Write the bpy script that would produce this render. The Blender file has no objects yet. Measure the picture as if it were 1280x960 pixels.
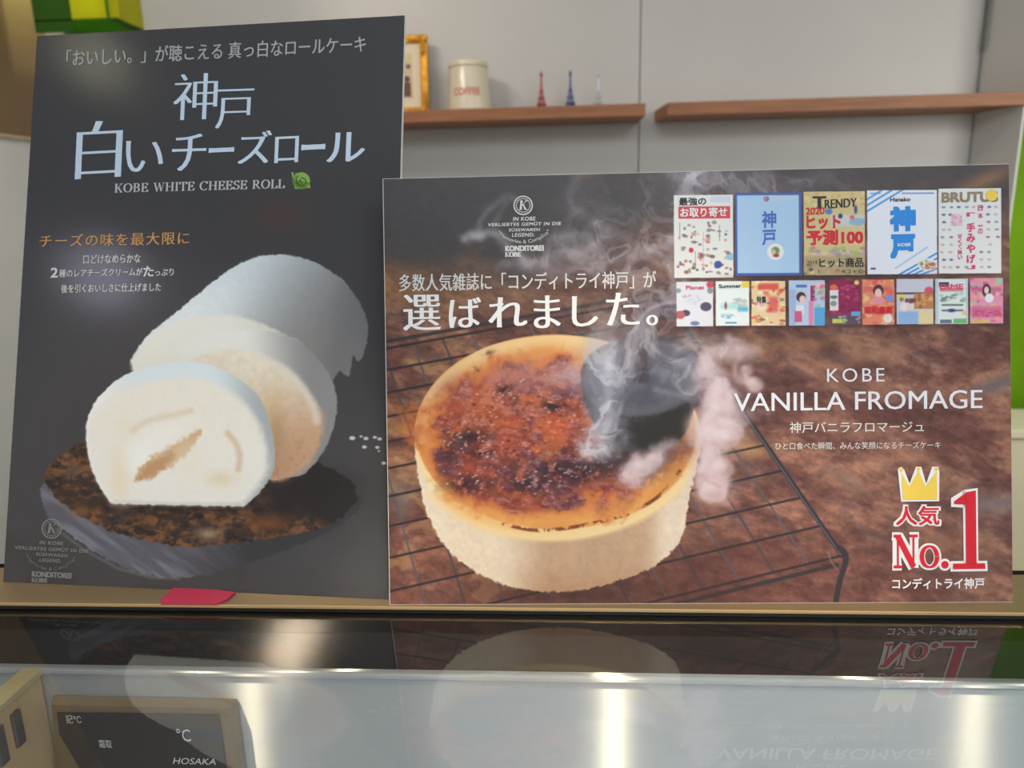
import bpy, bmesh, math, random
import numpy as np
from mathutils import Matrix, Vector

# ---------------------------------------------------------------- camera
EYE = 1.5085                      # camera height; glass counter top is at 1.20 m
PITCH, ROLL, YAW, FPX = .2333, -.0224, -.0616, 930.0
fw = Vector((math.sin(YAW)*math.cos(PITCH), math.cos(YAW)*math.cos(PITCH), -math.sin(PITCH)))
r0 = Vector((math.cos(YAW), -math.sin(YAW), 0)); u0 = r0.cross(fw)
rt = math.cos(ROLL)*r0 + math.sin(ROLL)*u0; up = -math.sin(ROLL)*r0 + math.cos(ROLL)*u0
cd = bpy.data.cameras.new('camera'); cam = bpy.data.objects.new('camera', cd)
bpy.context.scene.collection.objects.link(cam)
M = Matrix((rt, up, -fw)).transposed().to_4x4(); M.translation = (0, 0, EYE)
cam.matrix_world = M
cd.sensor_width = 36; cd.lens = 36*FPX/1280; cd.clip_start = .01
cd.dof.use_dof = True; cd.dof.focus_distance = .58; cd.dof.aperture_fstop = 7
sc = bpy.context.scene; sc.camera = cam
sc.view_settings.view_transform = 'Standard'; sc.view_settings.look = 'None'
sc.view_settings.gamma = 1; sc.view_settings.exposure = 0.0; sc.view_settings.use_curve_mapping = False
# ---------------------------------------------------------------- light
wd = bpy.data.worlds.new('world'); sc.world = wd; wd.use_nodes = True
wd.node_tree.nodes['Background'].inputs[0].default_value = (.80, .84, .90, 1)
wd.node_tree.nodes['Background'].inputs[1].default_value = .20

def lamp(name, kind, loc, target, power, col=(1, 1, 1), size=.1, spot=None, blend=.5):
    d = bpy.data.lights.new(name, kind); d.energy = power; d.color = col
    if kind == 'AREA':
        d.shape = 'DISK' if not isinstance(size, tuple) else 'RECTANGLE'
        d.size = size[0] if isinstance(size, tuple) else size
        if isinstance(size, tuple): d.size_y = size[1]
    else:
        d.shadow_soft_size = size
    if kind == 'SPOT': d.spot_size = math.radians(spot or 60); d.spot_blend = blend
    o = bpy.data.objects.new(name, d); sc.collection.objects.link(o)
    o.location = loc; o.rotation_euler = (Vector(target)-Vector(loc)).to_track_quat('-Z', 'Y').to_euler()
    return o
lamp('ceiling_panel_light', 'AREA', (.5, -.7, 2.68), (.1, .9, 1.2), 32, (.90, .955, 1), (2.0, .8))
lamp('shop_window_light', 'AREA', (1.2, -2.6, 1.9), (.2, .6, 1.4), 8, (.90, .95, 1.0), (2.2, 1.4))
lamp('back_ceiling_light', 'AREA', (-.4, 1.6, 2.68), (-.2, 2.3, 1.6), 2, (1, .93, .84), (1.6, .5))
lamp('shelf_spot', 'SPOT', (-1.0, 1.5, 2.62), (-.15, 2.4, 1.8), 14, (1, .83, .62), .04, 60, .8)
lamp('cabinet_fill_light', 'AREA', (1.9, .9, 1.9), (1.45, 2.1, .6), 13, (1, .97, .88), (.6, .6))  # added fill out of frame, brightens the cream cabinet
lamp('right_fill_light', 'AREA', (1.7, 1.1, 2.70), (1.7, 2.1, .6), 5, (1, .95, .85), (.7, .5))  # added fill for the right side, no fixture there
lamp('left_fill_light', 'AREA', (-.95, 1.2, 2.70), (-1.62, 1.9, 1.3), 10, (1, .96, .9), (.5, .5))  # added fill aimed at the left wall, no fixture there
lamp('case_fill_light', 'AREA', (.2, -.30, 1.15), (.2, .52, 1.08), 3.1, (.97, .98, 1), (2.4, .05))  # added unseen fill that brightens the steel back panel
for nm, x, e in (('left_downlight', -.857, 6), ('middle_downlight', .148, 8), ('right_downlight', 1.09, 6)):
    lamp(nm, 'SPOT', (x, .05, 2.60), (x*.3, .50, 1.08), e*7, (1, .80, .56), .03, 22, .6)
lamp('pendant_bulb_bluish', 'AREA', (-1.339, -.362, 2.067), (-.391, .628, 1.458), .34, (.80, .76, 1.0), .17)
lamp('pendant_bulb_warm', 'AREA', (-1.302, -.109, 2.545), (-.406, .688, 1.644), .15, (1, .94, .62), .14)
GAIN1, GAIN2 = .95, .95
# ---------------------------------------------------------------- printed artwork, painted with numpy
def srgb(*c):
    return np.array(c, dtype=np.float32) / 255.0

def homography(src, dst):
    A = []; b = []
    for (x, y), (u, v) in zip(src, dst):
        A.append([x, y, 1, 0, 0, 0, -u*x, -u*y]); b.append(u)
        A.append([0, 0, 0, x, y, 1, -v*x, -v*y]); b.append(v)
    h = np.linalg.solve(np.array(A, float), np.array(b, float))
    return np.append(h, 1).reshape(3, 3)

def hmap(H, x, y):
    w = H[2, 0]*x + H[2, 1]*y + H[2, 2]
    return (H[0, 0]*x + H[0, 1]*y + H[0, 2]) / w, (H[1, 0]*x + H[1, 1]*y + H[1, 2]) / w

def vnoise(x, y, seed):
    rs = np.random.RandomState(seed); T = rs.rand(256, 256).astype(np.float32)
    xi = np.floor(x).astype(np.int32); yi = np.floor(y).astype(np.int32)
    fx = (x - xi).astype(np.float32); fy = (y - yi).astype(np.float32)
    fx = fx*fx*(3-2*fx); fy = fy*fy*(3-2*fy)
    a = T[yi & 255, xi & 255]; b = T[yi & 255, (xi+1) & 255]
    c = T[(yi+1) & 255, xi & 255]; d = T[(yi+1) & 255, (xi+1) & 255]
    return (a*(1-fx)+b*fx)*(1-fy) + (c*(1-fx)+d*fx)*fy

def fbm(x, y, scale, octv=4, seed=0, gain=.5):
    s = 0; a = 1; t = 0
    for k in range(octv):
        c, n = math.cos(.6*k+.3), math.sin(.6*k+.3)
        s = s + a*vnoise((x*c+y*n)/scale+17*k, (-x*n+y*c)/scale+31*k, seed+k)
        t += a; a *= gain; scale /= 2.03
    return s/t

def ss(e0, e1, v):
    t = np.clip((v-e0)/(e1-e0), 0, 1)
    return t*t*(3-2*t)

class Canvas:
    """paints in the layout units of the artwork (X, Y arrays hold every texel's layout position)"""
    def __init__(s, w, h, X, Y, base):
        s.w, s.h, s.X, s.Y = w, h, X.astype(np.float32), Y.astype(np.float32)  # X and Y give each texel's image pixel position
        s.im = np.empty((h, w, 3), np.float32); s.im[:] = base
    def put(s, col, a):
        a = np.clip(a, 0, 1)[..., None].astype(np.float32)
        s.im = s.im*(1-a) + col*a
    def box(s, x0, y0, x1, y1, pad=0):
        m = (s.X > x0-pad) & (s.X < x1+pad) & (s.Y > y0-pad) & (s.Y < y1+pad)
        r = np.where(m.any(1))[0]; c = np.where(m.any(0))[0]
        if len(r) == 0 or len(c) == 0: return None
        return slice(r[0], r[-1]+1), slice(c[0], c[-1]+1)
    def sub(s, x0, y0, x1, y1, col, fn, pad=6):
        b = s.box(x0, y0, x1, y1, pad)
        if b is None: return
        X, Y = s.X[b], s.Y[b]
        a = np.clip(fn(X, Y), 0, 1)[..., None].astype(np.float32)
        if col.ndim == 3: col = col[b]
        s.im[b] = s.im[b]*(1-a) + col*a
    def ell(s, cx, cy, rx, ry, col, al=1, soft=1.0, rot=0):
        c, n = math.cos(rot), math.sin(rot); R = max(rx, ry)+soft*2
        def f(X, Y):
            u = ((X-cx)*c+(Y-cy)*n)/rx; v = (-(X-cx)*n+(Y-cy)*c)/ry
            d = (np.sqrt(u*u+v*v)-1)*min(rx, ry)
            return al*(1-ss(-soft, soft, d))
        s.sub(cx-R, cy-R, cx+R, cy+R, col, f)
    def blob(s, cx, cy, rx, ry, col, al=1, rot=0):
        c, n = math.cos(rot), math.sin(rot); R = max(rx, ry)*2.6
        def f(X, Y):
            u = ((X-cx)*c+(Y-cy)*n)/rx; v = (-(X-cx)*n+(Y-cy)*c)/ry
            return al*np.exp(-(u*u+v*v))
        s.sub(cx-R, cy-R, cx+R, cy+R, col, f)
    def line(s, pts, w, col, al=1, soft=.7, taper=None):
        xs = [p[0] for p in pts]; ys = [p[1] for p in pts]
        def f(X, Y):
            d = np.full(X.shape, 1e9, np.float32)
            for (x0, y0), (x1, y1) in zip(pts[:-1], pts[1:]):
                dx, dy = x1-x0, y1-y0; L = dx*dx+dy*dy+1e-9
                t = np.clip(((X-x0)*dx+(Y-y0)*dy)/L, 0, 1)
                d = np.minimum(d, np.hypot(X-x0-t*dx, Y-y0-t*dy))
            return al*(1-ss(w/2-soft, w/2+soft, d))
        s.sub(min(xs)-w, min(ys)-w, max(xs)+w, max(ys)+w, col, f)
    def poly(s, pts, col, al=1, soft=1.0, jag=0, jseed=3):
        """soft filled polygon: signed distance, optionally with a ragged edge"""
        xs = [p[0] for p in pts]; ys = [p[1] for p in pts]
        def f(X, Y):
            d = np.full(X.shape, 1e9, np.float32); ins = np.zeros(X.shape, bool)
            for (x0, y0), (x1, y1) in zip(pts, pts[1:]+pts[:1]):
                dx, dy = x1-x0, y1-y0; L = dx*dx+dy*dy+1e-9
                t = np.clip(((X-x0)*dx+(Y-y0)*dy)/L, 0, 1)
                d = np.minimum(d, np.hypot(X-x0-t*dx, Y-y0-t*dy))
                if dy != 0:
                    ins ^= ((y0 > Y) != (y1 > Y)) & (X < dx*(Y-y0)/dy+x0)
            d = np.where(ins, -d, d)
            if jag: d = d + (fbm(X, Y, 5, 3, jseed)-.5)*jag
            return al*(1-ss(-soft, soft, d))
        s.sub(min(xs)-soft*2, min(ys)-soft*2, max(xs)+soft*2, max(ys)+soft*2, col, f, pad=8)

def spline(pts, n=8, closed=False):
    P = [np.array(p, float) for p in pts]
    out = []; m = len(P); rng = range(m if closed else m-1)
    for i in rng:
        g = (lambda k: P[k % m]) if closed else (lambda k: P[min(max(k, 0), m-1)])
        p0, p1, p2, p3 = g(i-1), g(i), g(i+1), g(i+2)
        for k in range(n):
            t = k/n
            out.append(tuple(.5*((2*p1)+(-p0+p2)*t+(2*p0-5*p1+4*p2-p3)*t*t+(-p0+3*p1-3*p2+p3)*t**3)))
    if not closed: out.append(tuple(P[-1]))
    return out

def paint_roll(w, h, X, Y):
    """dark poster: white cheese roll on a slate plate"""
    c = Canvas(w, h, X, Y, srgb(75, 74, 76)); X, Y = c.X, c.Y
    n1 = fbm(X, Y, 60, 4, 5)
    c.put(srgb(60, 57, 58), ss(.45, .8, n1)*.5*ss(500, 760, Y))
    c.blob(352, 272, 34, 24, srgb(104, 72, 58), .35)
    c.blob(440, 725, 70, 60, srgb(92, 92, 94), .5); c.blob(300, 740, 120, 20, srgb(80, 74, 70), .4)
    # slate plate ---------------------------------------------------
    top = spline([(57, 606), (62, 585), (84, 565), (120, 552), (220, 545), (340, 560), (420, 590), (446, 618), (430, 645), (402, 660), (352, 671), (293, 679), (234, 684), (176, 675), (129, 660), (86, 636)], 6, True)
    low = spline([(57, 604), (57, 640), (78, 661), (109, 684), (148, 707), (188, 720), (234, 722), (285, 712), (350, 690), (420, 660), (446, 618), (300, 600), (120, 600)], 6, True)
    ns = fbm(X*.6+Y*.4, Y*2.2-X*.8, 26, 5, 9)
    ns = fbm(X*.35+Y*.55, Y*3.4-X*2.3, 30, 4, 9)
    side = srgb(98, 98, 108) + (srgb(124, 126, 140)-srgb(98, 98, 108))*ss(.3, .75, ns)[..., None]
    fade = 1-ss(190, 330, X)*.93
    side = side*fade[..., None] + srgb(62, 62, 64)*(1-fade[..., None])
    c.poly(low, side, 1, 1.5, 5)
    c.line([(70, 662), (109, 690), (148, 711), (188, 722), (224, 724)], 3, srgb(142, 140, 142), .4, 2)
    nt = fbm(X, Y, 22, 5, 21); nt2 = fbm(X, Y*1.4, 11, 4, 33)
    nt = nt*.55+fbm(X, Y*1.6, 8, 4, 23)*.45
    tc = srgb(66, 54, 48) + (srgb(134, 92, 62)-srgb(66, 54, 48))*ss(.36, .66, nt)[..., None]
    tc = tc + (srgb(44, 40, 42)-tc)*(ss(.52, .72, nt2)*.75)[..., None]
    tc = tc + (srgb(182, 136, 92)-tc)*(ss(.66, .8, nt2*.5+nt*.5)*.8)[..., None]
    dk = np.clip(ss(372, 440, X)*.9 + (1-ss(640, 662, Y))*ss(300, 350, X)*.85, 0, 1)
    tc = tc*(1-dk[..., None]) + srgb(52, 48, 48)*dk[..., None]
    c.poly(top, tc, 1, 1.4, 7)
    c.blob(260, 668, 16, 8, srgb(186, 158, 124), .75); c.blob(103, 640, 14, 8, srgb(156, 104, 62), .7)
    c.blob(180, 664, 10, 6, srgb(44, 40, 40), .7); c.blob(335, 655, 26, 10, srgb(140, 86, 52), .75); c.blob(165, 645, 14, 7, srgb(48, 44, 46), .6)
    c.blob(90, 590, 8, 7, srgb(88, 84, 82), .7); c.blob(240, 635, 110, 6, srgb(46, 40, 38), .8)
    c.blob(385, 608, 60, 20, srgb(46, 43, 43), .75)
    # the uncut roll at the back -------------------------------------
    back = spline([(166, 462), (172, 440), (192, 415), (230, 385), (270, 352), (306, 329), (352, 320), (396, 331), (432, 355), (453, 386), (460, 410), (456, 440), (448, 454), (441, 447), (436, 472), (424, 466), (416, 480), (400, 500), (300, 520), (200, 520)], 6, True)
    d = (X*.78+Y*.62)
    g = ss(425, 575, d)
    bc = srgb(226, 236, 242)*(1-g[..., None]) + srgb(142, 141, 141)*g[..., None]
    g2 = ss(500, 660, Y*1.0+X*.18); bc = bc*(1-.2*g2[..., None])+srgb(120, 118, 118)*.2*g2[..., None]
    hi = np.exp(-(((X-262)*.70+(Y-390)*.71)/38)**2)*ss(360, 250, X)
    bc = bc + (srgb(232, 240, 244)-bc)*(hi*.7)[..., None]
    bc = bc*(1-.04*(fbm(X, Y, 5, 3, 61)[..., None]-.5))
    rim = ss(640, 700, X*1.2+Y*.42)
    bc = bc + (srgb(120, 119, 120)-bc)*rim[..., None]*.8
    c.poly(back, bc, 1, 1.3, 3)
    # rounded front of the uncut roll
    fr = spline([(166, 465), (172, 442), (190, 421), (215, 406), (250, 398), (292, 397), (325, 405), (352, 419), (378, 440), (330, 500), (200, 500)], 6, True)
    fc = srgb(238, 238, 232)*(1-ss(280, 380, X)[..., None]) + srgb(214, 212, 204)*ss(280, 380, X)[..., None]
    c.poly(fr, fc, 1, 3.5, 3)
    # middle slice ----------------------------------------------------
    mid = spline([(225, 455), (240, 428), (272, 418), (310, 415), (345, 418), (375, 430), (402, 455), (417, 482), (421, 512), (414, 545), (398, 575), (378, 594), (360, 598), (330, 598), (250, 560)], 6, True)
    q = ss(300, 395, X)
    mc = srgb(238, 240, 238)*(1-q[..., None]) + srgb(146, 146, 148)*q[..., None]
    c.poly(mid, mc, 1, 1.4, 3)
    face = spline([(230, 470), (262, 444), (298, 440), (330, 446), (362, 467), (386, 494), (402, 520), (400, 552), (386, 580), (362, 597), (330, 598), (250, 560)], 6, True)
    q = ss(455, 580, Y+.35*(X-330)); nn = fbm(X, Y, 7, 4, 71)
    m2 = srgb(238, 230, 214)*(1-q[..., None]) + srgb(206, 168, 136)*q[..., None]
    m2 = m2 + (srgb(180, 132, 100)-m2)*(ss(.52, .75, nn)*ss(520, 580, Y)*.6)[..., None]
    m2 = m2*(1+.10*(nn[..., None]-.5))
    c.poly(face, m2, 1, 5, 6)
    c.line(spline([(316, 446), (346, 458), (370, 476), (388, 502), (396, 528)], 5), 9, srgb(232, 228, 218), .7, 5)
    c.blob(345, 540, 10, 30, srgb(150, 118, 92), .45); c.blob(340, 520, 16, 45, srgb(232, 196, 140), .35); c.blob(352, 585, 14, 14, srgb(190, 146, 114), .4)
    # front slice -----------------------------------------------------
    out = spline([(139, 631), (122, 604), (111, 572), (108, 540), (115, 512), (131, 491), (156, 471), (188, 460), (219, 455), (250, 455), (281, 465), (309, 483), (328, 505), (340, 538), (344, 573), (340, 594), (325, 616), (305, 634)], 6)
    oc = srgb(216, 228, 236) - (srgb(216, 228, 236)-srgb(168, 176, 182))*ss(262, 335, X)[..., None]
    oc = oc + (srgb(238, 236, 238)-oc)*ss(170, 120, X)[..., None]
    c.blob(225, 560, 130, 100, srgb(40, 36, 36), .25)
    c.poly(out, oc, 1, 1.3, 2.5)
    inn = spline([(141, 630), (124, 602), (114, 570), (112, 541), (120, 517), (140, 497), (170, 484), (205, 477), (240, 474), (272, 482), (299, 499), (319, 522), (331, 550), (335, 580), (328, 602), (303, 632)], 6)
    nn = fbm(X, Y, 6, 4, 81)
    ic = np.empty_like(c.im); ic[:] = srgb(234, 234, 230)
    ic = ic + (srgb(222, 210, 186)-ic)*(ss(585, 500, Y)*.15+ss(.5, .8, nn)*.25)[..., None]
    ic = ic*(1+.05*(nn[..., None]-.5))
    c.poly(inn, ic, 1, 7, 4)
    c.blob(150, 592, 12, 34, srgb(232, 216, 184), .7); c.blob(160, 540, 14, 20, srgb(228, 220, 200), .5)
    c.line(spline([(167, 540), (180, 531), (200, 524), (222, 520), (240, 515)], 4), 7, srgb(214, 194, 164), .5, 4)
    c.blob(178, 575, 24, 26, srgb(242, 244, 242), .85, -.6); c.blob(205, 548, 30, 14, srgb(240, 240, 236), .7, -.5)
    c.poly(spline([(168, 604), (176, 586), (192, 572), (210, 562), (228, 552), (246, 540), (252, 541), (246, 552), (236, 566), (222, 580), (206, 590), (188, 600)], 5, True), srgb(206, 172, 134), .9, 3, 9, 17)
    c.poly(spline([(172, 602), (182, 586), (200, 574), (218, 565), (216, 576), (200, 590), (184, 600)], 5, True), srgb(184, 142, 102), .7, 4, 9, 19)
    c.blob(236, 575, 20, 22, srgb(234, 226, 206), .5)
    c.line(spline([(285, 543), (295, 556), (300, 572), (298, 588)], 4), 7, srgb(206, 176, 140), .6, 4)
    c.blob(276, 600, 18, 10, srgb(222, 206, 166), .6)
    c.line([(145, 628), (220, 631), (300, 631)], 4, srgb(206, 200, 186), .5, 2)
    for x, y, r in ((440, 549, 3.2), (451, 547, 1.6), (457, 549.5, 2.6), (468, 548, 2.2), (474, 550, 2.4), (455, 560, 2.5), (471, 560.5, 2.2), (473, 565, 1.2), (479, 580, 2.4)):
        c.ell(x, y, r*1.15, r*.8, srgb(214, 214, 218), .9, 1.0)
    return c.im

def paint_cake(w, h, X, Y):
    """landscape poster: caramelised cheesecake on a wire rack"""
    c = Canvas(w, h, X, Y, srgb(120, 82, 68)); X, Y = c.X, c.Y
    wx = X + 30*(fbm(X, Y, 90, 3, 1)-.5); wy = Y + 30*(fbm(X, Y, 90, 3, 2)-.5)
    d1 = fbm(wx*.45+wy*.5, wy*1.2-wx*.5, 40, 6, 3, .58); d2 = fbm(wx*.4+wy*.4, wy*1.5-wx*.7, 22, 5, 14, .6); d3 = fbm(X, Y, 90, 3, 25)
    base = srgb(98, 62, 56) + (srgb(142, 98, 80)-srgb(98, 62, 56))*ss(.36, .72, d1)[..., None]
    base = base + (srgb(96, 78, 82)-base)*(ss(.52, .72, d2)*.5)[..., None]
    base = base + (srgb(86, 50, 46)-base)*(ss(.55, .36, d1)*.3)[..., None]
    base = base + (srgb(168, 118, 86)-base)*(ss(.60, .78, d2*.4+d3*.25+d1*.4)*.7)[..., None]
    lft = ss(860, 560, X)*ss(380, 460, Y)*ss(700, 560, Y)
    base = base + (srgb(176, 122, 68)-base)*(lft*.45*ss(.3, .7, d1))[..., None]
    low = ss(600, 720, Y)*ss(1150, 900, X)
    base = base + (srgb(104, 60, 50)-base)*(low*.55)[..., None]
    rim = np.exp(-((X-820)**2+(Y-400)**2)/(150**2)); base = base*(1-.25*rim[..., None])
    # large darker upper left, orange rust band below it
    k = 1-ss(300, 385, Y+(fbm(X, Y, 60, 3, 77)-.5)*50+ss(640, 900, X)*90)
    base = base + (srgb(70, 66, 67)-base)*k[..., None]
    k2 = np.exp(-((Y-345-.03*(X-500))/34)**2)*ss(760, 540, X)*(1-.6*k)
    base = base + (srgb(168, 112, 58)-base)*(k2*.75*ss(.35, .7, d3*.5+d1*.5))[..., None]
    k3 = (1-ss(208, 262, Y))*ss(700, 820, X)
    base = base + (srgb(80, 66, 68)-base)*(k3*.75)[..., None]
    g1 = fbm(X*.7+Y*.3, Y*1.3-X*.4, 9, 4, 303); g2 = fbm(X, Y, 3.2, 2, 304)
    base = base*(1+(.55*(g1[..., None]-.5)+.16*(g2[..., None]-.5))*(1-.75*k[..., None]))
    base = base*(1+.10*ss(380, 460, Y))[..., None]
    base = base + (srgb(178, 134, 88)-base)*(ss(.58, .72, fbm(X, Y*1.4, 34, 4, 305))*ss(900, 620, X)*ss(420, 470, Y)*.55)[..., None]
    c.im = base.astype(np.float32)
    c.blob(1232, 228, 40, 10, srgb(168, 118, 76), .7, -.4); c.blob(740, 216, 12, 5, srgb(150, 96, 70), .6)
    c.blob(1245, 482, 34, 9, srgb(96, 92, 104), .75, -.3); c.blob(1240, 630, 42, 14, srgb(128, 118, 118), .75); c.blob(1215, 712, 30, 8, srgb(92, 76, 84), .5, -.3)
    c.blob(1090, 445, 44, 9, srgb(186, 136, 104), .5, -.2); c.blob(1060, 600, 24, 12, srgb(158, 122, 104), .5, .7); c.blob(1180, 690, 70, 60, srgb(118, 76, 66), .35)
    c.blob(935, 560, 30, 12, srgb(196, 148, 96), .8, .2); c.blob(500, 620, 14, 30, srgb(128, 124, 116), .6); c.blob(1000, 430, 60, 8, srgb(176, 128, 84), .4)
    # wire rack --------------------------------------------------------
    H = homography([(0, 0), (1, 0), (1, 1), (0, 1)], [(480, 434), (835, 372), (1054, 694), (596, 806)])
    def rp(u, v):
        a, b = hmap(H, float(u), float(v)); return (a, b)
    dark = srgb(62, 54, 58)
    for i in range(-9, 11):
        u = i/10
        col = srgb(92, 86, 96) if i % 2 else srgb(76, 68, 74)
        c.line([rp(u, 0), rp(u, .5), rp(u, 1)], 2.8, col, .9, .9)
    for j in range(0, 12):
        v = j/11.
        c.line([rp(-1.2, v), rp(1, v)], 3.0, srgb(50, 42, 46), .92, .9)
    c.line([rp(-1.2, -.03), rp(1.0, -.03)], 4.5, srgb(58, 52, 54), .9, 1)
    c.line([rp(1, 0), rp(1, 1)], 6, srgb(50, 48, 58), .95, 1)
    c.line([(x-2, y-1) for x, y in (rp(1, .4), rp(1, 1))], 1.4, srgb(128, 124, 132), .6, .8)
    c.line(spline([(1050, 684), (1058, 692), (1057, 706), (1050, 728), (1045, 756)], 4), 7, srgb(54, 48, 52), .95, 1)
    c.line([rp(-1, 1.02), rp(.97, 1.02)], 5, srgb(56, 50, 52), .95, 1)
    c.line([(1036, 690), (1040, 702), (1048, 712)], 2, srgb(130, 112, 108), .7, .8)
    # soft contact shade printed under the cake
    c.blob(720, 740, 150, 22, srgb(60, 38, 34), .55); c.blob(880, 700, 40, 40, srgb(70, 42, 38), .35)
    # cake side ----------------------------------------------------------
    cx, cy, rx, ry = 698, 547, 181, 128
    side = spline([(519, 556), (520, 578), (523, 600), (533, 640), (548, 672), (572, 700), (606, 722), (650, 736), (692, 740), (735, 736), (780, 724), (822, 706), (842, 688), (856, 664), (864, 620), (874, 575), (877, 552), (850, 520), (700, 500), (545, 515), (522, 535)], 6, True)
    nn = fbm(X, Y, 5, 4, 41); mm = fbm(X, Y, 26, 3, 42)
    col = np.empty_like(c.im); col[:] = srgb(226, 208, 184)
    t = ss(620, 690, X)*ss(860, 800, X)
    col = col + (srgb(188, 150, 118)-col)*(t*.85)[..., None]
    col = col + (srgb(178, 132, 96)-col)*(ss(700, 745, Y)*t*.6)[..., None]
    col = col + (srgb(236, 222, 202)-col)*(np.exp(-((X-835-.0*Y)/16)**2)*.6+np.exp(-((X-535)/24)**2)*.55)[..., None]
    col = col*(1+.09*(nn[..., None]-.5)+.07*(mm[..., None]-.5))
    c.poly(side, col, 1, 1.4, 5, 43)
    # top ----------------------------------------------------------------
    def er(x, y, k=1.0):
        yy = (y-cy)*(1+.05*(x-cx)/rx); u = (x-cx)/(rx*k); v = yy/(ry*k); return np.sqrt(u*u+v*v)
    R = er(X, Y); bx = c.box(510, 412, 888, 690)
    edge = ss(1.005, .99, R)
    c.put(srgb(240, 216, 160), edge)
    R2 = np.sqrt(((X-cx+2)/(rx*.985))**2+((Y-cy+8)/(ry*.965))**2)
    n5 = fbm(X, Y, 26, 5, 51); n6 = fbm(X, Y, 9, 4, 52); n7 = fbm(X*1., Y*1.5, 48, 3, 53)
    oy = srgb(232, 176, 108) + (srgb(220, 146, 78)-srgb(232, 176, 108))*ss(.35, .7, n5)[..., None]
    c.put(oy, ss(1.0, .975, R2))
    # upper left rim pale custard
    c.put(srgb(240, 206, 148), ss(1.0, .97, R2)*ss(.80, .95, R2)*ss(540, 480, Y+.2*(X-700))*.85)
    # burnt sugar lake
    cen = np.sqrt(((X-686)/163)**2+((Y-545)/97)**2)+ (n5-.5)*.55+(n6-.5)*.12
    lake = ss(1.02, .86, cen)
    c.put(srgb(206, 110, 52), ss(1.16, .98, cen)*.75)
    red = srgb(150, 66, 52) + (srgb(108, 58, 68)-srgb(150, 66, 52))*ss(.36, .60, n7)[..., None]
    red = red + (srgb(196, 98, 54)-red)*(ss(.54, .68, n5)*.7)[..., None]
    c.put(red, lake*.95)
    c.put(srgb(168, 116, 132), lake*ss(.52, .74, n6)*.45)
    nf = fbm(X, Y*1.3, 4.5, 3, 91)
    c.put(srgb(216, 176, 176), lake*ss(.62, .82, nf)*.45); c.put(srgb(62, 30, 36), lake*ss(.40, .24, nf)*.35)
    ng = fbm(X*.8+Y*.3, Y*1.7-X*.2, 15, 3, 92)
    c.put(srgb(206, 150, 148), lake*ss(.60, .72, ng)*.42); c.put(srgb(200, 110, 66), lake*ss(.40, .28, ng)*.45)
    # purplish glossy upper part
    c.blob(640, 470, 40, 20, srgb(196, 130, 120), .55, -.3); c.blob(600, 500, 36, 26, srgb(206, 112, 60), .45); c.blob(560, 480, 22, 10, srgb(150, 84, 84), .4, -.7)
    c.blob(690, 470, 40, 18, srgb(200, 128, 110), .5)
    c.blob(640, 540, 20, 30, srgb(206, 88, 42), .45, .5); c.blob(700, 530, 20, 14, srgb(218, 92, 44), .6); c.blob(600, 590, 26, 20, srgb(176, 78, 60), .45)
    n8 = fbm(X, Y, 7, 4, 55)
    for x, y, a, q, s in ((590, 545, 26, 10, .75), (565, 565, 18, 16, .6), (600, 565, 16, 8, .7), (580, 605, 30, 12, .7), (690, 585, 22, 10, .75), (722, 592, 26, 12, .8), (665, 605, 26, 10, .75), (760, 575, 50, 16, .85), (800, 590, 34, 14, .6), (633, 487, 11, 8, .8), (695, 506, 18, 9, .85), (648, 508, 6, 5, .7), (596, 461, 5, 4, .6), (615, 440, 8, 4, .5), (790, 570, 56, 20, .5), (650, 600, 60, 26, .3)):
        c.sub(x-a*2.4, y-q*2.4, x+a*2.4, y+q*2.4, srgb(58, 38, 44), lambda XX, YY, x=x, y=y, a=a, q=q, s=s: s*np.exp(-(((XX-x)/a)**2+((YY-y)/q)**2))*ss(.30, .60, fbm(XX, YY, 7, 4, 55))*1.3)
    rs = np.random.RandomState(7)
    for k in range(210):
        a = rs.rand()*6.28; r = math.sqrt(rs.rand())*.95
        x = 660+120*r*math.cos(a); y = 552+66*r*math.sin(a)
        if rs.rand() < .6: c.ell(x, y, .8+1.9*rs.rand(), .7+.9*rs.rand(), srgb(226, 190, 190), .2+.4*rs.rand(), .9, -.3)
        else: c.ell(x, y, 1+2.0*rs.rand(), .8+1.2*rs.rand(), srgb(74, 36, 40), .25+.35*rs.rand(), .9)
    for k in range(70):
        x0, y0 = ((585, 545), (600, 565), (665, 603), (720, 590), (580, 600), (633, 487))[k % 6]
        c.ell(x0+rs.randn()*15, y0+rs.randn()*6, 1.8, 1, srgb(232, 220, 224), .5, .8, -.4)
    # near rim: orange band, scorched line
    c.line(spline([(556, 618), (590, 640), (640, 652), (700, 652), (770, 638), (820, 612), (850, 580)], 6), 20, srgb(232, 160, 78), .55, 12)
    nb = lambda XX, YY: ss(.35, .55, fbm(XX, YY, 8, 3, 58))
    arc = spline([(630, 655), (665, 662), (700, 661), (750, 652), (790, 640), (822, 622), (842, 602), (852, 588)], 6)
    def scorch(XX, YY):
        d = np.full(XX.shape, 1e9, np.float32)
        for (x0, y0), (x1, y1) in zip(arc[:-1], arc[1:]):
            dx, dy = x1-x0, y1-y0; t = np.clip(((XX-x0)*dx+(YY-y0)*dy)/(dx*dx+dy*dy), 0, 1)
            d = np.minimum(d, np.hypot(XX-x0-t*dx, YY-y0-t*dy))
        return .85*ss(3.6, .6, d)*nb(XX, YY)
    c.sub(620, 580, 860, 670, srgb(112, 44, 24), scorch)
    c.line(spline([(535, 616), (570, 645), (620, 666), (680, 674), (740, 669), (800, 650), (845, 618), (868, 580), (877, 545)], 6), 6, srgb(240, 208, 150), .75, 3.5)
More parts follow.
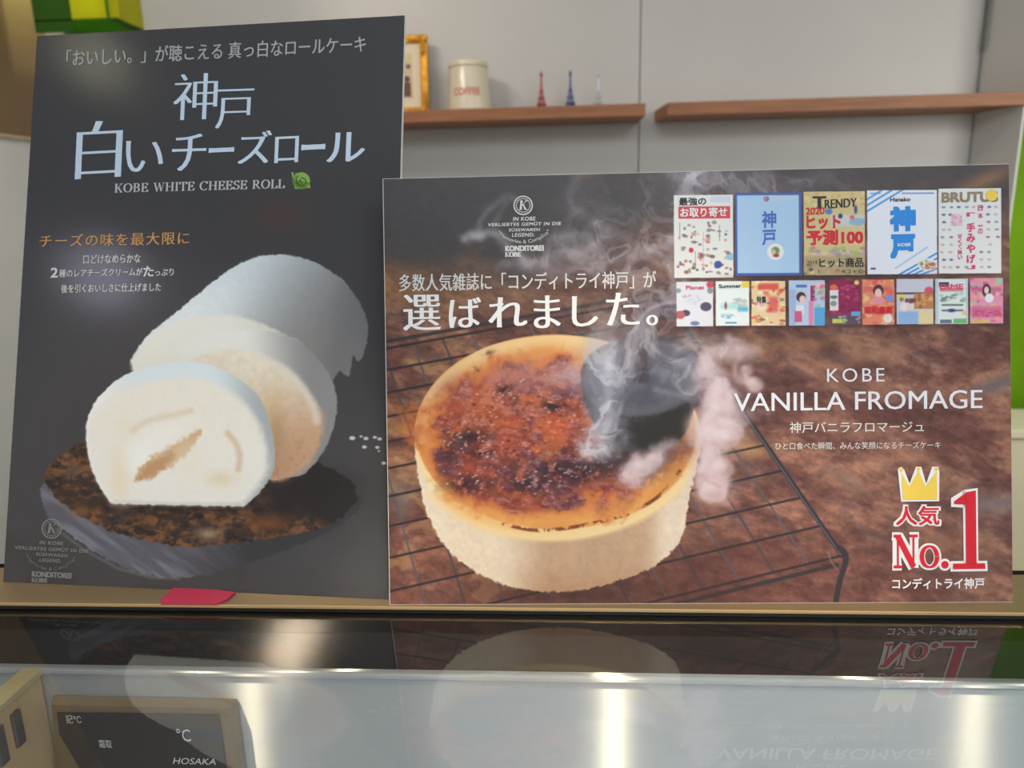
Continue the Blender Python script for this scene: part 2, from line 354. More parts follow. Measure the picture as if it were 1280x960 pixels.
    # the branding iron and its handle --------------------------------------
    c.blob(800, 560, 60, 22, srgb(48, 34, 36), .85, -.15)
    c.poly(spline([(728, 470), (745, 438), (790, 420), (840, 420), (872, 438), (882, 470), (872, 505), (858, 540), (820, 562), (770, 560), (740, 520)], 6, True), srgb(62, 58, 66), .95, 2)
    c.poly(spline([(790, 520), (815, 516), (850, 500), (866, 508), (858, 542), (832, 560), (795, 556), (786, 536)], 6, True), srgb(44, 42, 40), .9, 3)
    c.ell(806, 472, 76, 47, srgb(104, 106, 122), .55, 3, -.12); c.ell(806, 469, 66, 38, srgb(72, 72, 88), .6, 4, -.12)
    c.line(spline([(806, 470), (800, 430), (803, 408), (814, 391), (832, 384), (853, 382)], 6), 18, srgb(70, 62, 72), .95, 1.5)
    c.line(spline([(800, 404), (812, 388), (832, 379), (853, 377)], 6), 4, srgb(146, 136, 148), .75, 2)
    c.line(spline([(796, 372), (812, 366), (826, 374)], 5), 3, srgb(76, 66, 70), .8, 1)
    c.line(spline([(800, 470), (808, 432), (818, 420)], 5), 15, srgb(50, 42, 50), .7, 3)
    # smoke -------------------------------------------------------------------
    ux = X + 46*(fbm(X, Y, 42, 4, 101)-.5); uy = Y + 46*(fbm(X, Y, 42, 4, 102)-.5)
    wis = fbm(ux*1.3+uy*.3, uy*.8-ux*.2, 26, 5, 103, .55); rid = 1-np.abs(2*fbm(ux, uy, 24, 4, 104)-1)
    tex = np.clip(ss(.38, .68, wis)*.6+ss(.74, .98, rid)*.6, 0, 1)
    def puff(x, y, a, q, al, col=(206, 198, 208), rot=0, lo=.25):
        C, N = math.cos(rot), math.sin(rot); R = max(a, q)*2.4
        bb = c.box(x-R, y-R, x+R, y+R)
        UX, UY, TT = ux[bb], uy[bb], tex[bb]
        u = ((UX-x)*C+(UY-y)*N)/a; v = (-(UX-x)*N+(UY-y)*C)/q
        m = np.exp(-(u*u+v*v)**1.3)*(lo+(1-lo)*TT)*al
        c.im[bb] = c.im[bb]*(1-np.clip(m, 0, 1)[..., None]) + srgb(*col)*np.clip(m, 0, 1)[..., None]
    def wisp(pts, wd, al, col=(200, 192, 198)):
        pts = spline(pts, 5); xs = [p[0] for p in pts]; ys = [p[1] for p in pts]
        bb = c.box(min(xs)-wd*2-12, min(ys)-wd*2-12, max(xs)+wd*2+12, max(ys)+wd*2+12)
        XX = c.X[bb]*.6+ux[bb]*.4; YY = c.Y[bb]*.6+uy[bb]*.4; d = np.full(XX.shape, 1e9, np.float32)
        for (x0, y0), (x1, y1) in zip(pts[:-1], pts[1:]):
            dx, dy = x1-x0, y1-y0; t = np.clip(((XX-x0)*dx+(YY-y0)*dy)/(dx*dx+dy*dy+1e-6), 0, 1)
            d = np.minimum(d, np.hypot(XX-x0-t*dx, YY-y0-t*dy))
        m = np.clip(al*np.exp(-(d/wd)**2)*(.55+.45*tex[bb]), 0, 1)[..., None]
        c.im[bb] = c.im[bb]*(1-m) + srgb(*col)*m
    for a in ((840, 300, 90, 60, .40), (760, 325, 90, 26, .42), (870, 235, 55, 40, .45), (740, 262, 40, 50, .28, (160, 146, 150)), (930, 228, 70, 16, .55, (214, 200, 212)), (868, 215, 26, 10, .8, (224, 216, 228)), (1000, 226, 50, 14, .3), (840, 360, 60, 40, .5), (790, 395, 60, 24, .5)):
        puff(*a)
    wisp([(586, 296), (598, 288), (616, 286), (630, 294), (642, 312), (660, 326)], 5, .50)
    wisp([(586, 296), (592, 292), (604, 289)], 6, .65, (206, 198, 200))
    wisp([(600, 286), (606, 268), (620, 252), (640, 243), (652, 244)], 5, .30)
    wisp([(640, 250), (628, 262), (622, 280), (640, 300)], 4, .2)
    wisp([(660, 328), (700, 322), (740, 308), (764, 288), (748, 280)], 6, .50, (196, 186, 194))
    wisp([(636, 330), (690, 334), (742, 332), (800, 318), (850, 300)], 8, .42, (196, 186, 194))
    wisp([(752, 278), (728, 262), (720, 240), (730, 214)], 6, .28, (170, 158, 162))
    wisp([(700, 300), (750, 292), (790, 300), (840, 330)], 7, .25)
    wisp([(840, 214), (866, 222), (880, 240), (860, 262), (846, 300)], 7, .5, (216, 206, 216))
    for a in ((745, 480, 26, 44, .95, (176, 184, 204)), (770, 450, 40, 34, .75, (190, 190, 204)), (760, 520, 22, 40, .9, (192, 196, 214)), (742, 545, 16, 22, .8, (206, 202, 216)), (800, 425, 44, 24, .7, (190, 184, 192)), (845, 470, 24, 20, .8, (176, 178, 192)), (830, 500, 40, 10, .45, (140, 142, 158), -.3), (715, 470, 16, 20, .5, (206, 170, 176)), (868, 430, 26, 26, .6, (196, 184, 192))):
        puff(*a, lo=.35) if len(a) < 7 else puff(a[0], a[1], a[2], a[3], a[4], a[5], a[6])
    for a in ((800, 580, 16, 16, .9, (218, 190, 192)), (815, 572, 18, 12, .8, (196, 180, 186)), (830, 560, 12, 8, .6, (186, 170, 176)), (736, 552, 9, 12, .6, (216, 206, 214)), (880, 470, 16, 26, .75, (206, 186, 194)), (896, 500, 20, 34, .95, (212, 192, 200)), (900, 545, 26, 34, 1.0, (214, 194, 200)), (908, 540, 16, 20, .9, (226, 208, 212)), (893, 590, 22, 26, 1.0, (216, 188, 192)), (890, 605, 20, 18, .95, (210, 176, 180)), (865, 540, 12, 24, .6, (206, 180, 178)), (905, 436, 24, 14, .75, (214, 198, 206)), (930, 440, 16, 12, .5, (200, 176, 182)), (944, 478, 14, 12, .85, (204, 172, 178)), (925, 470, 10, 20, .4, (186, 150, 152))):
        puff(a[0], a[1], a[2]*1.15, a[3]*1.1, min(1.15, a[4]*1.15), a[5], lo=.72)
    rp_ = np.random.RandomState(31)
    for k in range(64):
        t = rp_.rand(); px_ = [888, 906, 898, 912, 892, 888][int(t*5.99)]+rp_.randn()*7; py_ = 440+t*180; r = 5+9*rp_.rand()
        c.ell(px_, py_, r, r*.9, srgb(222, 202, 208), .34, 3.2); c.blob(px_+r*.35, py_+r*.4, r*.55, r*.5, srgb(184, 154, 160), .30)
    for px_, py_, r in ((893, 612, 17), (880, 590, 12), (905, 585, 15), (912, 548, 15), (902, 512, 13), (946, 480, 11), (936, 462, 8), (804, 584, 12), (820, 574, 10)):
        c.ell(px_, py_, r, r*.85, srgb(222, 200, 204), .42, 3); c.blob(px_+r*.2, py_+r*.4, r*.7, r*.35, srgb(178, 140, 144), .35); c.blob(px_-r*.3, py_-r*.3, r*.5, r*.4, srgb(236, 222, 226), .4)
    wisp([(880, 600), (872, 612), (884, 626), (902, 622), (914, 604)], 4, .5, (222, 198, 202))
    wisp([(870, 610), (880, 600), (900, 608)], 3, .5, (190, 140, 144))
    wisp([(912, 420), (926, 440), (922, 462), (934, 480), (952, 480)], 4, .5, (206, 180, 186))
    wisp([(770, 430), (758, 470), (764, 520), (754, 560)], 6, .45, (226, 228, 240))
    wisp([(820, 430), (850, 452), (874, 478), (850, 492), (820, 488)], 5, .4, (186, 188, 204))
    c.im = c.im*.90 + (c.im.mean(2, keepdims=True)*.6+.42*.4)*.10  # mutes the print and mixes a faint grey haze into its colours
    return c.im

COVERS = [(846.5, 243.5, 920.5, 347, 'a'), (923, 241.5, 1006, 345, 'b'), (1008, 240.5, 1084, 344.5, 'c'), (1086.5, 239.5, 1173, 344, 'd'), (1174.5, 238, 1252, 343.5, 'e'),
          (849, 351.5, 895, 407.5, 'f'), (898, 351, 940, 407, 'g'), (942.5, 351, 985, 407, 'h'), (989, 350.5, 1034, 407, 'i'), (1039, 350.5, 1078, 406.5, 'j'),
          (1080, 350, 1120, 406.5, 'k'), (1122.5, 349.5, 1168, 406, 'l'), (1170, 349.5, 1211, 406, 'm'), (1213, 349, 1254, 405.5, 'n')]

def paint_covers(c):
    rs = np.random.RandomState(12)
    def rect(x0, y0, x1, y1, col, al=1, soft=.7):
        c.sub(x0, y0, x1, y1, srgb(*col), lambda X, Y: al*ss(x0-soft, x0+soft, X)*ss(x1+soft, x1-soft, X)*ss(y0-soft, y0+soft, Y)*ss(y1+soft, y1-soft, Y))
    def specks(x0, y0, x1, y1, n, pal, r=2.0, al=.8):
        for k in range(n):
            c.ell(x0+(x1-x0)*rs.rand(), y0+(y1-y0)*rs.rand(), r*(.6+.9*rs.rand()), r*(.5+.6*rs.rand()), srgb(*pal[rs.randint(len(pal))]), al*(.6+.4*rs.rand()), .8)
    def clip(cov, fn):                 # keep a cover's paint inside its own edges
        x0, y0, x1, y1, _ = cov; keep = c.im.copy(); fn()
        m = ((c.X >= x0) & (c.X <= x1) & (c.Y >= y0) & (c.Y <= y1))[..., None]
        c.im = np.where(m, c.im, keep)
    for cov in COVERS:
        x0, y0, x1, y1, k = cov; W, Hh = x1-x0, y1-y0
        c.blob((x0+x1)/2+2, y1+1, W*.5, 3, srgb(64, 44, 48), .6)
        def P(u, v): return x0+W*u, y0+Hh*v
        def paint():
            R = lambda a, b, d, e, col, al=1, s=.7: rect(x0+W*a, y0+Hh*b, x0+W*d, y0+Hh*e, col, al, s)
            B = lambda u, v, a, b, col, al=1: c.ell(x0+W*u, y0+Hh*v, W*a, Hh*b, srgb(*col), al, .9)
            S = lambda u0, v0, u1, v1, n, pal, r=2., al=.8: specks(x0+W*u0, y0+Hh*v0, x0+W*u1, y0+Hh*v1, n, pal, r, al)
            if k == 'a':
                R(0, 0, 1, 1, (234, 234, 230)); R(.08, .14, .95, .285, (216, 76, 86))
                S(.06, .33, .96, .96, 74, [(170, 70, 76), (96, 90, 96), (206, 120, 110), (70, 76, 120), (120, 90, 70), (190, 180, 160), (206, 150, 120)], 2.2)
                B(.74, .84, .065, .045, (70, 92, 160)); B(.96, .75, .09, .04, (150, 196, 230)); B(.29, .665, .04, .03, (206, 60, 80))
                c.line([P(.5, .45), P(.49, .9)], 1.2, srgb(230, 160, 180), .7); c.line([P(.1, .34), P(.1, .52)], 1, srgb(120, 120, 124), .7); c.line([P(.77, .37), P(.77, .55)], 1, srgb(110, 120, 116), .7)
                c.line([P(.36, .68), P(.36, .88)], 1, srgb(120, 130, 126), .7); R(.62, .02, .95, .09, (206, 218, 238), .8)
            elif k == 'b':
                R(0, 0, 1, 1, (72, 98, 172)); R(.03, .03, .955, .965, (176, 208, 238)); B(.47, .075, .042, .03, (150, 110, 130)); B(.455, .07, .02, .018, (190, 150, 140)); R(.54, .04, .93, .10, (188, 212, 234), .8)
                B(.60, .71, .125, .10, (234, 234, 232)); B(.60, .70, .06, .05, (126, 150, 110)); B(.575, .715, .03, .035, (222, 190, 150)); B(.61, .755, .045, .02, (168, 70, 80)); B(.62, .68, .03, .02, (110, 150, 100))
            elif k == 'c':
                R(0, 0, 1, 1, (214, 196, 138)); S(0, 0, 1, .16, 60, [(230, 206, 120), (220, 160, 110), (206, 196, 170), (236, 218, 150)], 2.4)
                R(.45, .28, 1, .42, (206, 214, 222), .8, 3); B(.88, .365, .14, .045, (150, 182, 206)); B(.60, .295, .035, .03, (60, 70, 100)); B(.41, .24, .06, .035, (90, 130, 190)); B(.85, .22, .025, .05, (70, 80, 130)); B(.79, .31, .04, .025, (226, 110, 110))
                R(0, .42, 1, .66, (226, 196, 150), .7, 3); S(.03, .67, .98, .77, 26, [(150, 200, 90), (190, 150, 190), (150, 160, 200), (170, 140, 130), (220, 210, 190)], 3.)
                R(0, .77, 1, 1, (176, 156, 120), .8, 3); S(0, .86, 1, 1, 26, [(206, 180, 150), (130, 110, 80), (200, 120, 110), (100, 92, 80), (226, 214, 170)], 2.6)
            elif k == 'd':
                R(0, 0, 1, 1, (236, 238, 246))
                for a in (.12, .19, .26): c.line([P(-.02, a), P(a*2.1, -.02)], 2.2, srgb(70, 156, 226), .95, .7)
                R(.04, .03, .2, .045, (110, 130, 190), .7); R(.5, .03, .96, .05, (110, 130, 190), .7)
                for a in (0, .1, .2, .3): c.line([P(.42+a, 1.02), P(1.02, .74+a*.62)], 2.2, srgb(66, 146, 222), .95, .7)
                c.line([P(.4, .93), P(.86, .68)], 1.6, srgb(140, 190, 236), .8)
                B(.86, .885, .14, .075, (232, 232, 232)); S(.76, .84, .96, .93, 20, [(206, 110, 80), (226, 160, 90), (130, 150, 90), (180, 90, 90)], 2.0); R(.05, .92, .12, .94, (70, 80, 110))
            elif k == 'e':
                R(0, 0, 1, 1, (232, 232, 230)); B(.84, .085, .085, .062, (238, 206, 84)); B(.84, .085, .05, .036, (242, 214, 110))
                for j in range(9):
                    for i in range(8):
                        if 1 < i < 6 and j not in (0, 8) and not (i == 5 and j > 5): continue
                        if j > 4 and i == 7: continue
                        c.ell(x0+W*(.08+.12*i+.012*rs.randn()), y0+Hh*(.22+.088*j), 2.3, 1.4, srgb(*[(110, 96, 130), (150, 110, 120), (196, 180, 170), (80, 90, 150), (206, 170, 180), (120, 150, 160)][rs.randint(6)]), .85, .8)
                R(.2, .30, .38, .44, (232, 180, 200), .7); S(.2, .30, .38, .46, 20, [(226, 150, 180), (234, 214, 222)], 1.4)
            elif k == 'f':
                R(0, 0, 1, 1, (226, 228, 236)); S(.1, .3, .7, .5, 14, [(196, 160, 170), (206, 210, 230)], 2); B(.8, .56, .15, .10, (92, 84, 108)); B(.25, .7, .12, .07, (84, 80, 104)); B(.1, .74, .14, .09, (196, 100, 110)); B(.5, .93, .12, .05, (120, 136, 170)); B(.92, .07, .1, .08, (206, 84, 104)); B(.92, .2, .08, .07, (150, 146, 150)); B(.05, .2, .08, .05, (150, 160, 170))
            elif k == 'g':
                R(0, 0, 1, 1, (232, 240, 240)); R(.78, 0, 1, .15, (236, 206, 84)); R(.15, .5, .95, .62, (150, 220, 220), .7, 3); R(.65, .58, .96, .68, (90, 180, 220), .9, 2); B(.3, .55, .04, .08, (170, 90, 90)); S(.5, .38, .9, .58, 14, [(200, 196, 180), (170, 190, 190)], 2.4); S(.2, .72, .6, .84, 12, [(110, 170, 214), (206, 226, 236)], 2.2); c.line([P(.3, .93), P(.6, .93)], 2, srgb(70, 150, 206), .9)
            elif k == 'h':
                R(0, 0, 1, 1, (230, 206, 160)); S(0, 0, 1, 1, 60, [(220, 80, 70), (236, 200, 90), (90, 80, 90), (240, 234, 220), (226, 120, 70)], 2.6); R(.2, .06, .8, .2, (216, 66, 66), .8, 2); R(.5, .35, .78, .7, (216, 70, 84), .7, 3); R(.15, .36, .42, .66, (236, 232, 226), .6, 3)
            elif k == 'i':
                R(0, 0, 1, 1, (186, 206, 232)); R(.0, .2, .2, 1, (150, 176, 214), .7, 2); R(.55, .1, .68, 1, (232, 206, 216), .9); R(.6, .12, .72, .46, (150, 60, 110)); R(.55, .46, .68, 1, (226, 130, 170), .9); R(.7, .6, 1, 1, (96, 170, 224)); R(.74, .06, 1, .28, (234, 200, 216)); S(.7, .1, 1, .6, 20, [(206, 70, 100), (150, 200, 170), (226, 110, 130)], 2.4)
                B(.34, .37, .13, .11, (70, 48, 60)); B(.38, .43, .09, .095, (232, 200, 190)); R(.2, .55, .42, .75, (222, 226, 236)); R(.16, .68, .36, .92, (206, 84, 120), .9); R(.2, .1, .5, .16, (66, 96, 170), .8)
            elif k == 'j':
                R(0, 0, 1, 1, (150, 40, 86)); S(0, 0, 1, .9, 60, [(196, 60, 110), (110, 30, 70), (216, 90, 120), (160, 50, 90)], 2.3); R(.02, .22, .30, .68, (232, 222, 226)); B(.15, .38, .12, .035, (90, 120, 110)); B(.14, .52, .1, .06, (130, 160, 140)); B(.15, .16, .12, .06, (226, 120, 70)); B(.88, .06, .08, .05, (226, 220, 110)); R(0, .76, 1, 1, (96, 84, 100), .9); R(.1, .86, .5, .96, (206, 206, 90)); R(.7, .7, 1, .8, (110, 170, 220)); S(.3, .8, 1, 1, 14, [(226, 206, 160), (120, 160, 120), (206, 200, 210)], 2)
            elif k == 'k':
                R(0, 0, 1, 1, (234, 140, 110)); S(0, 0, 1, 1, 50, [(236, 190, 120), (226, 90, 90), (240, 160, 100), (240, 210, 170)], 3.); R(.04, .16, .96, .28, (222, 96, 96), .7, 2); B(.5, .25, .16, .13, (84, 46, 54)); B(.5, .31, .11, .11, (238, 206, 192)); B(.5, .46, .2, .08, (232, 150, 160)); R(.06, .6, .96, .76, (226, 84, 84), .75, 2); B(.85, .42, .12, .08, (130, 150, 214)); B(.8, .86, .14, .1, (236, 226, 220))
            elif k == 'l':
                R(0, 0, 1, 1, (206, 206, 220)); R(0, .3, 1, .34, (96, 70, 80)); R(.48, .32, 1, .66, (190, 130, 86)); S(.48, .34, 1, .64, 26, [(226, 176, 110), (150, 90, 60), (206, 150, 96)], 2.6); B(.14, .40, .1, .06, (222, 214, 90)); B(.88, .26, .12, .08, (214, 90, 110)); B(.2, .62, .1, .1, (236, 226, 222)); B(.38, .58, .1, .1, (230, 214, 206)); R(.04, .72, .6, 1, (140, 182, 226), .9, 2); R(.6, .7, 1, 1, (232, 212, 150), .9, 2); S(.1, .45, .5, .55, 8, [(110, 60, 60)], 3)
            elif k == 'm':
                R(0, 0, 1, 1, (186, 206, 216)); R(.1, .02, .92, .98, (220, 228, 226)); R(.12, .08, .42, .18, (60, 62, 78), .95); R(.15, .20, .85, .28, (216, 90, 110), .75, 1.2)
                S(.18, .32, .9, .5, 18, [(90, 110, 110), (150, 200, 170), (96, 96, 110)], 2.4); R(.2, .56, .85, .60, (80, 100, 100), .8); R(.2, .68, .85, .72, (84, 86, 120), .8); B(.5, .7, .12, .04, (70, 80, 120)); R(.55, .88, .95, .98, (96, 180, 110), .9); R(.15, .9, .5, .98, (96, 106, 130), .9); B(.88, .76, .07, .05, (230, 200, 120))
            else:
                R(0, 0, 1, 1, (222, 150, 176)); S(0, 0, 1, 1, 46, [(206, 90, 140), (236, 190, 160), (170, 200, 150), (196, 80, 130), (236, 180, 120)], 3.); B(.87, .07, .1, .07, (150, 206, 160)); R(.04, .2, .95, .3, (196, 70, 130), .6, 2); B(.5, .28, .13, .15, (78, 52, 70)); B(.5, .27, .07, .08, (232, 204, 196)); B(.58, .44, .13, .10, (226, 228, 240)); R(.04, .62, .96, .86, (190, 60, 130), .45, 3); R(.05, .9, .6, 1, (206, 190, 110), .8, 2)
        clip(cov, paint)
# ---------------------------------------------------------------- helpers
COL = sc.collection
def lin(c):
    return [((v/255+.055)/1.055)**2.4 if v/255 > .04045 else v/255/12.92 for v in c]

def mat(name, col, rough=.5, metal=0, spec=.5, bump=0, bscale=60, var=.0, vscale=8, stretch=(1, 1, 1), coat=0, trans=0, emit=None):
    m = bpy.data.materials.new(name); m.use_nodes = True; nt = m.node_tree; b = nt.nodes['Principled BSDF']
    c = lin(col)+[1]
    b.inputs['Base Color'].default_value = c; b.inputs['Roughness'].default_value = rough; b.inputs['Metallic'].default_value = metal
    b.inputs['Specular IOR Level'].default_value = spec; b.inputs['Coat Weight'].default_value = coat; b.inputs['Coat Roughness'].default_value = .08
    if trans: b.inputs['Transmission Weight'].default_value = trans
    tc = nt.nodes.new('ShaderNodeTexCoord'); mp = nt.nodes.new('ShaderNodeMapping'); mp.inputs['Scale'].default_value = stretch
    nt.links.new(tc.outputs['Object'], mp.inputs[0])
    if var:
        n = nt.nodes.new('ShaderNodeTexNoise'); n.inputs['Scale'].default_value = vscale; n.inputs['Detail'].default_value = 6
        nt.links.new(mp.outputs[0], n.inputs[0])
        r = nt.nodes.new('ShaderNodeValToRGB'); r.color_ramp.elements[0].position = .3; r.color_ramp.elements[1].position = .7
        r.color_ramp.elements[0].color = [v*(1-var) for v in c[:3]]+[1]; r.color_ramp.elements[1].color = [min(1, v*(1+var)) for v in c[:3]]+[1]
        nt.links.new(n.outputs['Fac'], r.inputs[0]); nt.links.new(r.outputs[0], b.inputs['Base Color'])
    if bump:
        n = nt.nodes.new('ShaderNodeTexNoise'); n.inputs['Scale'].default_value = bscale; n.inputs['Detail'].default_value = 4
        nt.links.new(mp.outputs[0], n.inputs[0]); bp = nt.nodes.new('ShaderNodeBump'); bp.inputs['Strength'].default_value = bump; bp.inputs['Distance'].default_value = .002
        nt.links.new(n.outputs['Fac'], bp.inputs['Height']); nt.links.new(bp.outputs[0], b.inputs['Normal'])
    return m

def obj(name, bm, m, parent=None, kind=None, label=None, cat=None, group=None, smooth=False):
    me = bpy.data.meshes.new(name)
    if isinstance(bm, bmesh.types.BMesh):
        bmesh.ops.recalc_face_normals(bm, faces=bm.faces); bm.to_mesh(me); bm.free()
    else:
        me = bm
    for mm in (m if isinstance(m, (list, tuple)) else [m]): me.materials.append(mm)
    if smooth:
        for p in me.polygons: p.use_smooth = True
    o = bpy.data.objects.new(name, me); COL.objects.link(o)
    if parent: o.parent = parent
    tag(o, label, cat, group, kind)
    return o

def tag(o, label=None, cat=None, group=None, kind=None):
    for k, v in (('label', label), ('category', cat), ('group', group), ('kind', kind)):
        if v: o[k] = v
    return o

def thing(name, loc, label, cat, rot=(0, 0, 0), group=None):
    o = bpy.data.objects.new(name, None); COL.objects.link(o); o.location = loc; o.rotation_euler = rot; o.empty_display_size = .05
    return tag(o, label, cat, group)

def box(bm, x0, y0, z0, x1, y1, z1, bev=0):
    vs = [bm.verts.new((x, y, z)) for x in (x0, x1) for y in (y0, y1) for z in (z0, z1)]
    fs = [bm.faces.new([vs[i] for i in f]) for f in ((0, 1, 3, 2), (4, 6, 7, 5), (0, 4, 5, 1), (2, 3, 7, 6), (0, 2, 6, 4), (1, 5, 7, 3))]
    if bev:
        es = list({e for f in fs for e in f.edges}); bmesh.ops.bevel(bm, geom=es, offset=bev, segments=2, affect='EDGES', profile=.5)
    return vs

def mbox(*a, bev=0):
    bm = bmesh.new(); box(bm, *a, bev=bev); return bm

def lathe(bm, prof, seg=40, cx=0, cy=0, square=False, rot=0):
    rings = []
    for r, z in prof:
        ring = []
        for i in range(seg):
            a = 2*math.pi*i/seg + rot
            ring.append(bm.verts.new((cx+r*math.cos(a), cy+r*math.sin(a), z)))
        rings.append(ring)
    for a, b in zip(rings[:-1], rings[1:]):
        for i in range(seg): bm.faces.new((a[i], a[(i+1) % seg], b[(i+1) % seg], b[i]))
    bm.faces.new(rings[0][::-1]); bm.faces.new(rings[-1])

def tube(bm, pts, r, seg=8):
    rings = []; pts = [Vector(p) for p in pts]
    for i, p in enumerate(pts):
        d = (pts[min(i+1, len(pts)-1)]-pts[max(i-1, 0)]).normalized()
        s = d.orthogonal().normalized() if i == 0 else (s0 - d*s0.dot(d)).normalized()
        s0 = s; t = d.cross(s); rr = r[i] if isinstance(r, (list, tuple)) else r
        rings.append([bm.verts.new(p+rr*(math.cos(2*math.pi*k/seg)*s+math.sin(2*math.pi*k/seg)*t)) for k in range(seg)])
    for a, b in zip(rings[:-1], rings[1:]):
        for k in range(seg): bm.faces.new((a[k], a[(k+1) % seg], b[(k+1) % seg], b[k]))
    bm.faces.new(rings[0][::-1]); bm.faces.new(rings[-1])

# ---------------------------------------------------------------- flat lettering
def text_raw(body, thin=0.0, shifts=(0,), res=3, spacing=1.0):
    cu = bpy.data.curves.new('t', 'FONT'); cu.body = body; cu.size = 1; cu.resolution_u = res; cu.offset = thin; cu.fill_mode = 'FRONT'; cu.space_character = spacing
    o = bpy.data.objects.new('t', cu); COL.objects.link(o)
    dg = bpy.context.evaluated_depsgraph_get(); e = o.evaluated_get(dg); me = e.to_mesh()
    n = len(me.vertices); co = np.empty(n*3, np.float32); me.vertices.foreach_get('co', co); co = co.reshape(-1, 3)[:, :2]
    faces = [tuple(p.vertices) for p in me.polygons]
    e.to_mesh_clear(); bpy.data.objects.remove(o); bpy.data.curves.remove(cu)
    C = []; Fc = []
    for k, s in enumerate(shifts):
        C.append(np.column_stack([co+(list(s) if isinstance(s, tuple) else [s, 0]), np.full(n, k)])); Fc += [tuple(i+k*n for i in f) for f in faces]
    return np.concatenate(C), Fc

def nib(strokes, thin=.05, thick=.16):
    """letters drawn with strokes that are thick when upright and thin when level (serif look); strokes = polylines"""
    C = []; Fc = []
    for st in strokes:
        w = None
        if isinstance(st[0], (int, float)): w, st = st[0], st[1]
        for (x0, y0), (x1, y1) in zip(st[:-1], st[1:]):
            dx, dy = x1-x0, y1-y0; L = math.hypot(dx, dy) or 1e-6
            t = (thin+(thick-thin)*(abs(dy)/L)**1.5 if w is None else w)/2
            ex, ey = dx/L*.01, dy/L*.01; nx, ny = -dy/L*t, dx/L*t; b = len(C); q = (b//4) % 40
            C += [(x0-ex+nx, y0-ey+ny, q), (x0-ex-nx, y0-ey-ny, q), (x1+ex-nx, y1+ey-ny, q), (x1+ex+nx, y1+ey+ny, q)]; Fc.append((b, b+1, b+2, b+3))
    return np.array(C), Fc

def arcp(cx, cy, rx, ry, a0, a1, n=12):
    return [(cx+rx*math.cos(math.radians(a0+(a1-a0)*i/n)), cy+ry*math.sin(math.radians(a0+(a1-a0)*i/n))) for i in range(n+1)]
SERIF = {'K': (.78, [[(.14, 0), (.14, 1)], [(0, .02), (.28, .02)], [(0, .98), (.28, .98)], (.055, [(.66, .97), (.16, .42)]), (.15, [(.32, .6), (.66, .03)]), [(.5, .02), (.8, .02)], [(.5, .98), (.78, .98)]]),
 'O': (.86, [arcp(.43, .5, .36, .49, 0, 360, 28)]), 'B': (.7, [[(.14, 0), (.14, 1)], [(0, .02), (.3, .02)], [(0, .98), (.3, .98)], [(.14, .98)]+arcp(.3, .76, .24, .23, 90, -90)+[(.14, .53)], [(.14, .53)]+arcp(.32, .27, .28, .25, 90, -90)+[(.14, .02)]]),
 'E': (.66, [[(.14, 0), (.14, 1)], [(0, .02), (.58, .02), (.61, .24)], [(0, .98), (.56, .98), (.58, .78)], [(.14, .52), (.44, .52)], [(.44, .40), (.44, .64)]]),
 'W': (1.1, [(.15, [(.12, .98), (.36, .02)]), (.05, [(.36, .02), (.57, .98)]), (.15, [(.55, .98), (.78, .02)]), (.05, [(.78, .02), (1.0, .98)]), [(0, .98), (.26, .98)], [(.88, .98), (1.12, .98)]]),
 'H': (.84, [[(.14, 0), (.14, 1)], [(.68, 0), (.68, 1)], [(0, .02), (.28, .02)], [(0, .98), (.28, .98)], [(.54, .02), (.82, .02)], [(.54, .98), (.82, .98)], [(.14, .52), (.68, .52)]]),
 'I': (.34, [[(.16, 0), (.16, 1)], [(.02, .02), (.3, .02)], [(.02, .98), (.3, .98)]]),
 'T': (.72, [[(.36, 0), (.36, 1)], [(.22, .02), (.5, .02)], [(.02, .76), (.05, .98), (.67, .98), (.7, .76)]]),
 'C': (.78, [arcp(.42, .5, .36, .49, 42, 318, 22), [(.70, .98), (.70, .74)]]),
 'S': (.58, [arcp(.29, .75, .21, .23, 35, 250, 10)+arcp(.29, .26, .24, .25, 80, -145, 10), [(.5, .98), (.5, .78)], [(.05, .02), (.05, .24)]]),
 'R': (.76, [[(.14, 0), (.14, 1)], [(0, .02), (.28, .02)], [(0, .98), (.3, .98)], [(.14, .98)]+arcp(.32, .74, .24, .24, 90, -90)+[(.14, .5)], (.14, [(.34, .5), (.66, .03)]), [(.6, .02), (.78, .02)]]),
 'L': (.62, [[(.14, 0), (.14, 1)], [(0, .02), (.56, .02), (.59, .28)], [(0, .98), (.28, .98)]]),
 'N': (.86, [(.07, [(.14, 0), (.14, 1)]), (.2, [(.14, .98), (.68, .02)]), (.07, [(.68, 0), (.68, 1)]), [(0, .02), (.28, .02)], [(0, .98), (.24, .98)], [(.54, .98), (.82, .98)]]),
 ' ': (.34, [])}
def serif_raw(body, thin=.06, thick=.17, gap=.10):
    C = []; Fc = []; x = 0
    for ch in body:
        w, st = SERIF[ch]
        if st:
            c, f = nib(st, thin, thick); b = sum(len(k) for k in C); C.append(c+[x, 0, 0]); Fc += [tuple(i+b for i in q) for q in f]
        x += w+gap
    return np.concatenate(C), Fc

